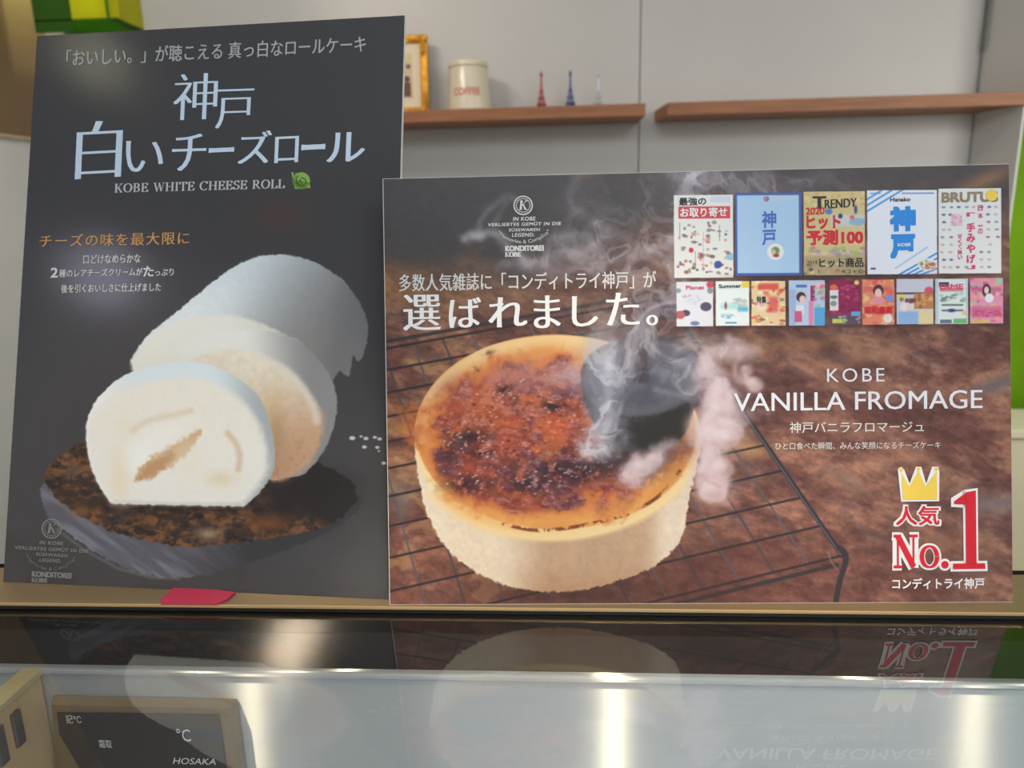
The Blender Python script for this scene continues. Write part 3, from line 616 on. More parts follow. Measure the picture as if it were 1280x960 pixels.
class Sheet:
    """the print of one board: image pixels -> metres on the board"""
    def __init__(s, quad, w, h, parent, updir):
        s.H = homography(quad, [(0, 0), (w, 0), (w, h), (0, h)]); s.F = homography([(0, 0), (1, 0), (1, 1), (0, 1)], quad); s.w, s.h, s.parent, s.up = w, h, parent, updir  # quad holds the board corners in image pixels
    def loc(s, x, y):
        a, b = hmap(s.H, x, y); return a, b
    def mesh(s, name, parts, m, z=.0007, label=None, parent=None):
        """parts: list of (coords in image pixels Nx2, faces)"""
        V = []; Fc = []
        for c, f in parts:
            b = len(V); a, q = s.loc(c[:, 0], c[:, 1]); lv = c[:, 2] if c.shape[1] > 2 else np.zeros(len(c)); V += [(float(i), float(j), z+1.2e-5*float(l)) for i, j, l in zip(a, q, lv)]; Fc += [tuple(k+b for k in g) for g in f]
        me = bpy.data.meshes.new(name); me.from_pydata(V, [], Fc); me.update()
        if me.polygons and sum(p.normal.z*p.area for p in me.polygons) < 0: me.flip_normals()
        return obj(name, me, m, parent or s.parent, label=label)
    def place(s, raw, L, R, h, upv=None, ital=0, ymin=None, ymax=None):
        """fit the ink box of raw lettering between L and R (baseline ends), with height h"""
        c, f = raw; u = upv or s.up
        x0, x1 = c[:, 0].min(), c[:, 0].max(); y0 = c[:, 1].min() if ymin is None else ymin; y1 = c[:, 1].max() if ymax is None else ymax
        a = (c[:, 0]-x0)/(x1-x0); b = (c[:, 1]-y0)/(y1-y0)
        X = L[0]+a*(R[0]-L[0])+b*h*(u[0]+ital); Y = L[1]+a*(R[1]-L[1])+b*h*u[1]
        return np.column_stack([X, Y, c[:, 2] if c.shape[1] > 2 else 0*X]), f
    def arc(s, raw, pl, pm, pr, h):
        """lettering along the arc through three points"""
        (ax, ay), (bx, by), (cx, cy) = pl, pm, pr
        d = 2*(ax*(by-cy)+bx*(cy-ay)+cx*(ay-by)); ux = ((ax*ax+ay*ay)*(by-cy)+(bx*bx+by*by)*(cy-ay)+(cx*cx+cy*cy)*(ay-by))/d
        uy = ((ax*ax+ay*ay)*(cx-bx)+(bx*bx+by*by)*(ax-cx)+(cx*cx+cy*cy)*(bx-ax))/d; r = math.hypot(ax-ux, ay-uy)
        t0 = math.atan2(ay-uy, ax-ux); t1 = math.atan2(cy-uy, cx-ux)
        c, f = raw; a = (c[:, 0]-c[:, 0].min())/(c[:, 0].max()-c[:, 0].min()); b = (c[:, 1]-c[:, 1].min())/(c[:, 1].max()-c[:, 1].min())
        if t0 < t1: t0 += 2*math.pi
        t = t0+a*(t1-t0); rr = r-b*h
        return np.stack([ux+rr*np.cos(t), uy+rr*np.sin(t)], 1), f

def print_material(name, im, gain=1.0, rough=.3, spec=.4):
    h, w, _ = im.shape
    img = bpy.data.images.new(name, w, h); px = np.ones((h, w, 4), np.float32); px[..., :3] = np.clip(im, 0, 1)
    img.pixels.foreach_set(px.ravel()); img.update(); img.pack()
    m = bpy.data.materials.new(name); m.use_nodes = True; nt = m.node_tree; b = nt.nodes['Principled BSDF']
    t = nt.nodes.new('ShaderNodeTexImage'); t.image = img; t.extension = 'EXTEND'
    g = nt.nodes.new('ShaderNodeVectorMath'); g.operation = 'SCALE'; g.inputs['Scale'].default_value = gain
    uv = nt.nodes.new('ShaderNodeUVMap'); uv.uv_map = 'layout'; nt.links.new(uv.outputs[0], t.inputs[0])
    nt.links.new(t.outputs[0], g.inputs[0]); nt.links.new(g.outputs[0], b.inputs['Base Color'])
    b.inputs['Roughness'].default_value = rough; b.inputs['Specular IOR Level'].default_value = spec
    return m

def quad_uv(name, x0, y0, x1, y1, z, w, h, m, parent, corners=None, label=None, thick=0):
    P = corners or [(x0, y0), (x1, y0), (x1, y1), (x0, y1)]
    me = bpy.data.meshes.new(name); me.from_pydata([(x, y, z) for x, y in P], [], [(0, 1, 2, 3)])
    uv = me.uv_layers.new(name='layout')
    for i, (x, y) in enumerate(P): uv.data[i].uv = (x/w, y/h)
    return obj(name, me, m, parent, label=label)

# ---------------------------------------------------------------- materials
M_wall = mat('wall_panel_white', (198, 195, 191), .45, var=.03, vscale=3, bump=.05, bscale=40)
M_wall2 = mat('wall_panel_side', (228, 226, 220), .5, var=.03, vscale=3)  # paler than the back panels, colour makes up for weaker light on the sides
M_seam = mat('seam_grey', (96, 94, 90), .7, var=.1)
M_floor = mat('floor_tile', (120, 112, 104), .5, var=.15, vscale=5)
M_ceil = mat('ceiling_paint', (225, 225, 222), .8, var=.02)
M_wood = mat('shelf_wood', (158, 102, 64), .5, var=.22, vscale=9, stretch=(1, 6, 14), bump=.1, bscale=30)
M_brown = mat('cabinet_brown', (128, 104, 74), .55, var=.08, vscale=4)
M_trimlight = mat('cabinet_edge_trim', (196, 178, 140), .4, var=.05)
M_cream = mat('cream_laminate', (228, 220, 186), .5, var=.04, vscale=5)
M_creamrim = mat('cream_rim', (232, 226, 196), .45, var=.03)
M_steel = None
M_black = mat('black_frame', (34, 32, 31), 1.0, var=.1, vscale=12, spec=0)
M_dark2 = mat('dark_gasket', (44, 44, 46), 1.0, var=.1, vscale=12, spec=0)
M_bronze = mat('bronze_rail', (152, 134, 104), .38, .55, var=.06, vscale=6, stretch=(1, 20, 20), bump=.05)
M_railface = mat('rail_face_dark', (40, 36, 32), .35, .3, var=.1, vscale=10)
M_railedge = mat('rail_edge_gold', (206, 176, 128), .3, .5, var=.05)
M_foam = mat('foam_board_white', (232, 232, 228), .6, var=.02)
M_pink = mat('pink_plastic', (184, 48, 82), .4, var=.05)
M_gold = mat('gilt_moulding', (206, 146, 40), .35, .55, var=.25, vscale=60, bump=.3, bscale=120)
M_mat = mat('mount_card', (228, 214, 186), .7, var=.03)
M_enamel = mat('cream_enamel', (222, 212, 188), .3, var=.03, coat=.3)
M_redink = mat('red_ink', (214, 74, 66), .5, var=.03)
M_beige = mat('beige_side_panel', (206, 178, 144), .5, var=.05)
M_slot = mat('grey_standard', (110, 108, 116), .45, .4, var=.1)
M_cord = mat('grey_cord', (138, 140, 134), .7, var=.2, vscale=90)
M_tred = mat('tower_red', (170, 34, 50), .4, .1, var=.1)
M_tblue = mat('tower_blue', (26, 66, 140), .4, .1, var=.1)
M_tclear = mat('tower_clear', (206, 208, 214), .2, trans=.2, var=.02)
M_ink = mat('ink_dark', (48, 46, 50), .5, var=.05)

def steel():
    m = bpy.data.materials.new('brushed_steel'); m.use_nodes = True; nt = m.node_tree; nt.nodes.clear()
    out = nt.nodes.new('ShaderNodeOutputMaterial'); g = nt.nodes.new('ShaderNodeBsdfAnisotropic'); d = nt.nodes.new('ShaderNodeBsdfDiffuse'); mx = nt.nodes.new('ShaderNodeMixShader')
    g.inputs['Color'].default_value = (.74, .75, .77, 1); g.inputs['Roughness'].default_value = .31; g.inputs['Anisotropy'].default_value = .88
    tg = nt.nodes.new('ShaderNodeTangent'); tg.direction_type = 'RADIAL'; tg.axis = 'Z'; nt.links.new(tg.outputs[0], g.inputs['Tangent'])
    tc = nt.nodes.new('ShaderNodeTexCoord'); mp = nt.nodes.new('ShaderNodeMapping'); mp.inputs['Scale'].default_value = (1, 1, 90); nt.links.new(tc.outputs['Object'], mp.inputs[0])
    n = nt.nodes.new('ShaderNodeTexNoise'); n.inputs['Scale'].default_value = 6; nt.links.new(mp.outputs[0], n.inputs[0])
    r = nt.nodes.new('ShaderNodeValToRGB'); r.color_ramp.elements[0].color = (.42, .44, .47, 1); r.color_ramp.elements[1].color = (.52, .54, .57, 1); nt.links.new(n.outputs['Fac'], r.inputs[0]); nt.links.new(r.outputs[0], d.inputs[0])
    mx.inputs[0].default_value = .5
    nt.links.new(d.outputs[0], mx.inputs[1]); nt.links.new(g.outputs[0], mx.inputs[2]); nt.links.new(mx.outputs[0], out.inputs[0]); return m
M_steel = steel()

def glass(name, tint=(.93, .95, .94), ior=1.98):
    # thin pane: the reflection of both faces is carried by the outer one
    m = bpy.data.materials.new(name); m.use_nodes = True; nt = m.node_tree; nt.nodes.clear()
    out = nt.nodes.new('ShaderNodeOutputMaterial'); t = nt.nodes.new('ShaderNodeBsdfTransparent'); g = nt.nodes.new('ShaderNodeBsdfGlossy'); mx = nt.nodes.new('ShaderNodeMixShader'); fr = nt.nodes.new('ShaderNodeFresnel')
    ge = nt.nodes.new('ShaderNodeNewGeometry'); inv = nt.nodes.new('ShaderNodeMath'); inv.operation = 'SUBTRACT'; inv.inputs[0].default_value = 1; mu = nt.nodes.new('ShaderNodeMath'); mu.operation = 'MULTIPLY'
    t.inputs[0].default_value = (*tint, 1); g.inputs['Roughness'].default_value = .012; fr.inputs[0].default_value = ior
    nt.links.new(ge.outputs['Backfacing'], inv.inputs[1]); nt.links.new(fr.outputs[0], mu.inputs[0]); nt.links.new(inv.outputs[0], mu.inputs[1])
    nt.links.new(mu.outputs[0], mx.inputs[0]); nt.links.new(t.outputs[0], mx.inputs[1]); nt.links.new(g.outputs[0], mx.inputs[2]); nt.links.new(mx.outputs[0], out.inputs[0]); return m
M_glass = glass('counter_glass')

def acrylic(name, col, tr=.5):
    m = bpy.data.materials.new(name); m.use_nodes = True; nt = m.node_tree; nt.nodes.clear()
    out = nt.nodes.new('ShaderNodeOutputMaterial'); a = nt.nodes.new('ShaderNodeBsdfDiffuse'); b = nt.nodes.new('ShaderNodeBsdfTranslucent'); g = nt.nodes.new('ShaderNodeBsdfGlossy'); m1 = nt.nodes.new('ShaderNodeMixShader'); m2 = nt.nodes.new('ShaderNodeMixShader')
    n = nt.nodes.new('ShaderNodeTexNoise'); n.inputs['Scale'].default_value = 2.5; r = nt.nodes.new('ShaderNodeValToRGB'); c = lin(col)
    r.color_ramp.elements[0].color = [v*.9 for v in c]+[1]; r.color_ramp.elements[1].color = [min(1, v*1.1) for v in c]+[1]
    nt.links.new(n.outputs['Fac'], r.inputs[0]); nt.links.new(r.outputs[0], a.inputs[0]); nt.links.new(r.outputs[0], b.inputs[0])
    g.inputs['Roughness'].default_value = .1; m1.inputs[0].default_value = tr; m2.inputs[0].default_value = .05
    nt.links.new(a.outputs[0], m1.inputs[1]); nt.links.new(b.outputs[0], m1.inputs[2]); nt.links.new(m1.outputs[0], m2.inputs[1]); nt.links.new(g.outputs[0], m2.inputs[2]); nt.links.new(m2.outputs[0], out.inputs[0]); return m
M_lime = acrylic('lime_acrylic', (226, 224, 24)); M_green = acrylic('green_acrylic', (96, 156, 34)); M_dgreen = acrylic('dark_green_acrylic', (60, 110, 30), .3)
M_gwall = mat('green_panel_gloss', (112, 158, 24), .6, var=.3, vscale=1.6, spec=.1)

# ---------------------------------------------------------------- the room
W = 2.485
obj('floor', mbox(-2.6, -3.2, -.05, 2.6, W+.1, 0), M_floor, kind='structure')
obj('ceiling', mbox(-2.6, -3.2, 2.75, 2.6, W+.1, 2.8), M_ceil, kind='structure')
wb = thing('wall_back', (0, W, 0), None, None); tag(wb, kind='structure')
obj('backing', mbox(-2.6, .012, 0, 2.6, .1, 2.75), M_seam, wb)
xs = [-1.665, .2655, 1.2835, 2.6]
for a, b in zip(xs[:-1], xs[1:]):
    obj('panel', mbox(a+.0015, 0, 0, b-.0015, .012, 2.75, bev=.001), M_wall, wb)
wl = thing('wall_left', (0, 0, 0), None, None); tag(wl, kind='structure')
obj('panel', mbox(-1.66, .8, 0, -1.625, W, 1.741), M_wall2, wl)
obj('panel', mbox(-2.6, .8, 0, -1.66, .83, 2.75), M_wall2, wl)
wr = thing('wall_right', (0, 0, 0), None, None); tag(wr, kind='structure')
bm = bmesh.new(); pz = [[bm.verts.new((x, y, z)) for x, y in ((1.2845, W-.0005), (1.3225, 2.302), (1.328, 2.302), (1.328, W-.0005))] for z in (0, 2.75)]
bm.faces.new(pz[0][::-1]); bm.faces.new(pz[1])
for i in range(4): bm.faces.new((pz[0][i], pz[0][(i+1) % 4], pz[1][(i+1) % 4], pz[1][i]))
obj('panel', bm, M_wall2, wr)

cb = thing('tall_cabinet', (-1.9, 2.1, 1.741), 'brown overhead cabinet with a pale lower edge strip at the far left', 'cabinet')
obj('body', mbox(-.25, -.9, .010, .28, .382, 1.0, bev=.002), M_brown, cb)
obj('edge_trim', mbox(-.25, -.9, 0, .286, .382, .010, bev=.001), M_trimlight, cb, label='pale metal strip')

gb = thing('acrylic_display_box', (-1.45, W, 2.078), 'lime green acrylic display box high on the wall behind the dark poster', 'box')
obj('back_panel', mbox(-.10, -.008, .004, .155, -.002, .6), M_lime, gb)
obj('bottom_panel', mbox(-.10, -.155, 0, .155, -.002, .004), M_green, gb, label='deeper green bottom panel')
obj('front_panel', mbox(.018, -.155, .004, .126, -.150, .6), M_lime, gb)
obj('front_panel', mbox(.136, -.155, .004, .165, -.150, .6), M_lime, gb)
obj('divider', mbox(.126, -.156, .004, .136, -.010, .6), M_green, gb, label='green divider')
obj('side_panel', mbox(.150, -.150, .004, .155, -.008, .6), M_lime, gb)
obj('side_panel', mbox(-.10, -.155, -.03, .018, -.150, .6), M_dgreen, gb, label='dark green front panel')
lamp('display_box_fill', 'POINT', (-1.40, W-.08, 2.40), (0, 0, 0), 5.5, (1, .98, .8), .03)  # added fill inside the box so the lime panels look bright

gp = thing('green_partition', (1.6, 2.33, 0), 'green acrylic partition at the right edge above the cream cabinet', 'partition')
obj('panel', mbox(-.268, -.012, .805, .6, 0, 2.6, bev=.001), M_gwall, gp)
obj('frame_strip', mbox(-.2715, -.016, .79, -.268, 0, 2.6), M_cream, gp, label='cream edge strip')
cc = thing('low_cabinet', (1.66, 2.30, 0), 'cream cabinet with a lighter rim under the green partition', 'cabinet')
obj('body', mbox(-.44, -.25, 0, .5, -.05, .855, bev=.002), M_cream, cc)
obj('top', mbox(-.45, -.26, .855, .5, -.04, .880, bev=.003), M_creamrim, cc, label='lighter cream top rim')

# wall shelves ----------------------------------------------------
SH = 1.791
s1 = thing('wall_shelf', (-.55, W, 1.757), 'left wooden wall shelf carrying the frame, canister and three towers', 'shelf', group=None)
obj('board', mbox(-.95, -.197, 0, .8125, -.001, .034, bev=.0015), M_wood, s1)
s2 = thing('wall_shelf', (.8, W, 1.757), 'right wooden wall shelf, empty, with its left end cut at an angle', 'shelf')
bm = bmesh.new()
P = [(-.487, -.001), (-.474, -.197), (.64, -.197), (.64, -.187), (.518, -.187), (.4825, -.001)]
vb = [bm.verts.new((x, y, 0)) for x, y in P]; vt = [bm.verts.new((x+(.0 if i else 0), y, .034)) for i, (x, y) in enumerate(P)]
bm.faces.new(vb); bm.faces.new(vt[::-1])
for i in range(6): bm.faces.new((vb[i], vt[i], vt[(i+1) % 6], vb[(i+1) % 6]))
obj('board', bm, M_wood, s2)

# gilt picture frame ---------------------------------------------
fr = thing('picture_frame', (-.484, 2.43, SH), 'ornate gold picture frame half hidden behind the dark poster', 'picture frame', rot=(-.09, 0, 0))
FW, FH = .098, .236
def fbar(x0, z0, x1, z1):
    bm = bmesh.new(); box(bm, x0, -.018, z0, x1, 0, z1, bev=.004); return bm
for a in ((-FW, 0, -FW+.024, FH), (FW-.024, 0, FW, FH), (-FW+.02, 0, FW-.02, .024), (-FW+.02, FH-.024, FW-.02, FH)):
    o = obj('moulding', fbar(*a), M_gold, fr)
for a in ((-FW+.020, .02, -FW+.0235, FH-.02), (FW-.0235, .02, FW-.020, FH-.02)):
    obj('inner_bead', mbox(a[0], -.021, a[1], a[2], -.016, a[3], bev=.001), M_gold, fr)
rnd = random.Random(3)
for sx in (-1, 1):
    for z, sz in ((.014, 1), (FH-.014, -1)):
        bm = bmesh.new(); cx = sx*(FW-.013)
        for k in range(22):
            t = k/22; dx = -sx*t*.048 if k % 2 else 0; dz = 0 if k % 2 else sz*t*.048
            c = Vector((cx+dx+rnd.uniform(-.003, .003), -.018, z+dz+rnd.uniform(-.003, .003)))
            bmesh.ops.create_icosphere(bm, subdivisions=2, radius=rnd.uniform(.005, .0085), matrix=Matrix.Translation(c))
        for q in range(2):
            cxx, czz = cx-(sx*.012 if q else 0), z+(0 if q else sz*.012)
            tube(bm, [(cxx+(.011-.0012*i)*math.cos(i*.7), -.021, czz+(.011-.0012*i)*math.sin(i*.7)) for i in range(9)], .002, 6)
        obj('corner_ornament', bm, M_gold, fr, smooth=True)
obj('mount', mbox(-FW+.02, -.010, .02, FW-.02, -.006, FH-.02), M_mat, fr, label='cream card mount')
pm = bmesh.new(); box(pm, -.048, -.0112, .052, .048, -.0102, .185)
M_pic = mat('small_picture', (214, 190, 150), .6, var=.12, vscale=30)
pc = obj('picture', pm, M_pic, fr, label='small pale picture with brown figure')
M_fig = mat('figure_brown', (104, 60, 52), .6, var=.2, vscale=80)
bm = bmesh.new(); box(bm, .018, -.0118, .056, .042, -.0112, .098); bmesh.ops.create_circle(bm, cap_ends=True, segments=12, radius=.010, matrix=Matrix.Translation((.031, -.0119, .108)) @ Matrix.Rotation(math.pi/2, 4, 'X'))
bmesh.ops.create_circle(bm, cap_ends=True, segments=12, radius=.007, matrix=Matrix.Translation((.036, -.0119, .145)) @ Matrix.Rotation(math.pi/2, 4, 'X'))
obj('figure', bm, M_fig, pc)
obj('backing_board', mbox(-FW+.01, -.006, .01, FW-.01, .002, FH-.01), M_wood, fr)

# coffee canister --------------------------------------------------
cn = thing('canister', (-.2572, 2.39, SH), 'cream enamel canister with red lettering reading COFFEE on the left shelf', 'canister')
bm = bmesh.new(); lathe(bm, [(.064, 0), (.0665, .003), (.0655, .01), (.0575, .124), (.0565, .126), (.054, .127)], 56); obj('body', bm, M_enamel, cn, smooth=True)
bm = bmesh.new(); lathe(bm, [(.0560, .126), (.0585, .127), (.0588, .133), (.0575, .141), (.0555, .1445), (.048, .147), (.020, .148)], 56); obj('lid', bm, M_enamel, cn, smooth=True)
bm = bmesh.new(); lathe(bm, [(.0590, .1275), (.0602, .1285), (.0602, .1305), (.0590, .1315)], 56); obj('lid_rim', bm, M_enamel, cn, smooth=True)
c, f = text_raw('COFFEE', .0, (-.03, 0, .03), spacing=1.08)
c[:, 0] = (c[:, 0]-c[:, 0].min())/(c[:, 0].max()-c[:, 0].min()); c[:, 1] = (c[:, 1]-c[:, 1].min())/(c[:, 1].max()-c[:, 1].min())
V = []
for a, b, _ in c:
    z = .044+.021*b; r = .0665-.0090*(z/.126)+.0008; th = (a-.5)*.082/.062 - .03; V.append((r*math.sin(th), -r*math.cos(th), z))
me = bpy.data.meshes.new('lettering'); me.from_pydata(V, [], f); obj('lettering', me, M_redink, cn, label='red capital lettering COFFEE')

# three little towers -----------------------------------------------
def tower(x, y, hgt, m, label, solid):
    t = thing('tower_figurine', (x, y, SH), label, 'figurine', group=None)
    s = hgt/.116
    bm = bmesh.new(); box(bm, -.0165*s, -.0165*s, 0, .0165*s, .0165*s, .004*s, bev=.0008); obj('base', bm, m, t)
    def hw(z): return (.0140*math.exp(-z/.030)+.0026)*s
    for sx, sy in ((-1, -1), (1, -1), (-1, 1), (1, 1)):
        bm = bmesh.new(); n = 12; prev = None
        for i in range(n+1):
            z = .004+.056*i/n; w = hw(z-.004); k = max(.0024*s*(1-.35*i/n), 0); c0 = max(w-k, k*.4)
            ring = [bm.verts.new((sx*(c0+a*k), sy*(c0+b*k), z*s)) for a, b in ((-1, -1), (1, -1), (1, 1), (-1, 1))]
            if prev:
                for j in range(4): bm.faces.new((prev[j], prev[(j+1) % 4], ring[(j+1) % 4], ring[j]))
            else: bm.faces.new(ring[::-1])
            prev = ring
        bm.faces.new(prev); obj('leg', bm, m, t)
    bm = bmesh.new(); n = 10                                           # cross lattice between the legs
    for i in range(n):
        z0 = .012+.046*i/n; z1 = .012+.046*(i+1)/n; a, b = hw(z0-.004), hw(z1-.004)
        for q in range(4):
            ca, sa = math.cos(q*math.pi/2), math.sin(q*math.pi/2)
            for u, v in ((-a, b), (a, -b)):
                p0 = (u, -a); p1 = (v, -b)
                tube(bm, [(p0[0]*ca-p0[1]*sa, p0[0]*sa+p0[1]*ca, z0*s), (p1[0]*ca-p1[1]*sa, p1[0]*sa+p1[1]*ca, z1*s)], .0005*s, 4)
    obj('lattice', bm, m, t)
    for q in range(4):
        bm = bmesh.new(); pts = [(.0105*s*math.cos(a), -.0128*s, (.004+.0095*math.sin(a))*s) for a in [math.pi*i/12 for i in range(13)]]
        tube(bm, pts, .0009*s, 5); bmesh.ops.rotate(bm, verts=bm.verts, cent=(0, 0, 0), matrix=Matrix.Rotation(q*math.pi/2, 3, 'Z')); obj('arch', bm, m, t)
    for z, k in ((.0175, 1.28), (.034, 1.35)):
        w = hw(z-.004)*k; bm = bmesh.new(); box(bm, -w, -w, z*s, w, w, (z+.0026)*s, bev=.0004); obj('platform', bm, m, t)
    bm = bmesh.new(); lathe(bm, [(hw(z-.004)*1.0+.0002, z*s) for z in (.052, .062, .072, .082, .092, .098)], 4, rot=math.pi/4); obj('spire', bm, m, t)
    bm = bmesh.new(); lathe(bm, [(.0028*s, .097*s), (.0046*s, .099*s), (.0046*s, .103*s), (.003*s, .1055*s), (.0034*s, .107*s), (.0012*s, .110*s)], 12); obj('cabin', bm, m, t)
    bm = bmesh.new(); tube(bm, [(0, 0, .109*s), (0, 0, .116*s)], [.0011*s, .0004*s], 6); obj('antenna', bm, m, t)
tower(-.0387, 2.39, .116, M_tred, 'red miniature lattice tower, nearest the canister', True)
tower(.0484, 2.39, .116, M_tblue, 'dark blue miniature lattice tower, middle of the three', True)
tower(.1325, 2.39, .106, M_tclear, 'pale see-through miniature lattice tower nearest the wall seam', False)

# braided cord at the right seam ---------------------------------------
cdn = thing('hanging_cord', (1.279, W-.012, 1.80), 'thin grey cord with a braided upper end hanging by the right wall seam', 'cord')
bm = bmesh.new(); tube(bm, [(0, -.006, -.005), (0, -.006, .135)], .0016, 6); obj('cord', bm, M_cord, cdn)
for ph in range(3):
    bm = bmesh.new(); tube(bm, [(.0026*math.cos(i*.42+ph*2.09)+.00004*i, -.007+.0026*math.sin(i*.42+ph*2.09), .13+i*.0036) for i in range(90)], .0026, 6); obj('braid_strand', bm, M_cord, cdn, smooth=True)

# ---------------------------------------------------------------- the display case
T = 1.206; G = 1.200
rl = thing('counter_rail', (0, .55, G), 'long bronze metal rail the two posters stand on', 'rail')
obj('top_plate', mbox(-1.6, -.0285, .0025, 1.6, .030, .006), M_bronze, rl)
obj('front_lip', mbox(-1.6, -.030, .0036, 1.6, -.0285, .006, bev=.0004), M_railedge, rl, label='shining golden front edge')
obj('front_face', mbox(-1.6, -.0290, .0003, 1.6, -.020, .0025), M_railface, rl)
ct = thing('display_case', (0, .3, 0), 'glass topped refrigerated display case with brushed steel inner back panel', 'display case')
obj('glass_top', mbox(-1.55, -.62, G-.006, 1.6, .229, G), M_glass, ct, label='clear reflecting glass top')
obj('header', mbox(-1.6, .229, G-.022, 1.6, .300, G-.0005), M_black, ct)
obj('gasket', mbox(-1.55, .226, G-.0535, 1.6, .300, G-.022), M_dark2, ct, label='dark grey rubber gasket')
obj('steel_lip', mbox(-1.55, .2200, G-.0600, 1.6, .300, G-.0535, bev=.002), M_steel, ct, label='rounded steel upper lip')
obj('back_panel', mbox(-1.55, .2225, .70, 1.6, .300, G-.0600), M_steel, ct, label='brushed steel back panel')
obj('cold_deck', mbox(-1.55, -.62, .66, 1.6, .300, .70), M_steel, ct)
obj('base', mbox(-1.6, -.62, .02, 1.6, .300, .66, bev=.004), M_cream, ct)
obj('front_glass', mbox(-1.55, -.626, .66, 1.6, -.620, G), M_glass, ct)
obj('side_panel', mbox(-.442, -.20, .705, -.430, .2215, 1.140), M_beige, ct, label='beige inner side panel')
obj('side_rim', mbox(-.444, -.20, 1.140, -.427, .2215, 1.146, bev=.001), M_trimlight, ct, label='light rim of side panel')
for y, z0, z1 in ((.1875, 1.100, 1.130), (.1690, 1.098, 1.130), (.1500, 1.096, 1.128)):
    obj('slotted_strip', mbox(-.430, y-.0045, z0, -.427, y+.0045, z1, bev=.0008), M_slot, ct, label='short grey upright strip')

# temperature controller
tcn = thing('temperature_controller', (-.3385, .5215, 1.0), 'dark temperature control panel with degree sign on the steel back panel', 'controller')
bm = bmesh.new()
hs = [(-.080, -.005, .117), (.071, -.005, .117), (.0735, -.005, -.06), (-.0975, -.005, -.06)]
hv = [bm.verts.new((x, y-.003, z)) for x, y, z in hs]; hb = [bm.verts.new((x+(.003 if x > 0 else -.003), 0, z+(.003 if z > 0 else 0))) for x, y, z in hs]
bm.faces.new(hv); bm.faces.new(hb[::-1])
for i in range(4): bm.faces.new((hv[i], hb[i], hb[(i+1) % 4], hv[(i+1) % 4]))
M_boxm = mat('controller_housing', (134, 118, 96), .35, .3, var=.08, vscale=12)
obj('housing', bm, M_boxm, tcn)
bm = bmesh.new()
fp = [(-.0755, .1105), (.0615, .1115), (.0635, -.05), (-.035, -.05), (-.060, .045), (-.0765, .090)]
va = [bm.verts.new((x, -.0095, z)) for x, z in fp]; vb_ = [bm.verts.new((x, -.0078, z)) for x, z in fp]
bm.faces.new(va); bm.faces.new(vb_[::-1])
for i in range(6): bm.faces.new((va[i], vb_[i], vb_[(i+1) % 6], va[(i+1) % 6]))
M_face = mat('controller_face', (58, 58, 62), .18, var=.05, spec=.5)
face = obj('face_plate', bm, M_face, tcn, label='dark glossy face')
M_lab = mat('controller_ink', (214, 216, 218), .5, var=.02)
def on_face(raw, x0, x1, z0, z1, ital=0):
    c, f = raw; a = (c[:, 0]-c[:, 0].min())/(c[:, 0].max()-c[:, 0].min()); b = (c[:, 1]-c[:, 1].min())/(c[:, 1].max()-c[:, 1].min())
    me = bpy.data.meshes.new('lettering'); me.from_pydata([(x0+(x1-x0)*i+ital*j, -.0101, z0+(z1-z0)*j) for i, j in zip(a, b)], [], f); obj('lettering', me, M_lab, face)
on_face(text_raw('°C', .0), .0245, .036, .0865, .0985)
on_face(text_raw('HOSAKA', .0), .0175, .054, .0645, .0705, .002)
on_face(text_raw('記℃', .0), -.068, -.055, .1015, .1095)
on_face(text_raw('霜取', .0), -.0435, -.0325, .0785, .0860)

# ---------------------------------------------------------------- posters
def poster_root(name, X, Y, yaw, lean, label):
    ux = Vector((math.cos(yaw), math.sin(yaw), 0)); n = Vector((-math.sin(yaw), math.cos(yaw), 0)); uy = Vector((0, 0, 1))*math.cos(lean)+n*math.sin(lean); uz = ux.cross(uy)
    t = thing(name, (0, 0, 0), label, 'poster'); t.matrix_world = Matrix(((ux.x, uy.x, uz.x, X), (ux.y, uy.y, uz.y, Y), (ux.z, uy.z, uz.z, T), (0, 0, 0, 1)))
    return t

def board(t, w, h, lean, th=.005):
    bm = bmesh.new(); lift = th*math.tan(lean)
    vs = box(bm, 0, 0, -th, w, h, 0)
    for v in vs:
        if v.co.y < 1e-6 and v.co.z < -1e-6: v.co.y = lift
    obj('foam_board', bm, M_foam, t, label='white foam core edge')
    # folding strut that holds the board up from behind
    bm = bmesh.new(); q = .085; ca, sa = math.cos(lean), math.sin(lean)
    def L(yy, zz): return (yy*sa+zz*ca, yy*ca-zz*sa)      # (back distance, height) -> local y (up the board), -z (behind)
    pts = []
    for xx in (w*.42, w*.58):
        a = (q, -th); b = (q-.012, -th); d0 = q*sa+th*ca; foot = d0+.004
        fy = foot*sa+.0005; fz = -(foot*ca-.0005)
        pts.append([bm.verts.new((xx, a[0], a[1])), bm.verts.new((xx, b[0], b[1])), bm.verts.new((xx, fy, fz)), bm.verts.new((xx, fy+.003, fz-.003))])
    A, B = pts
    bm.faces.new(A[::-1]); bm.faces.new(B)
    for i in range(4): bm.faces.new((A[i], A[(i+1) % 4], B[(i+1) % 4], B[i]))
    obj('rear_strut', bm, M_foam, t)

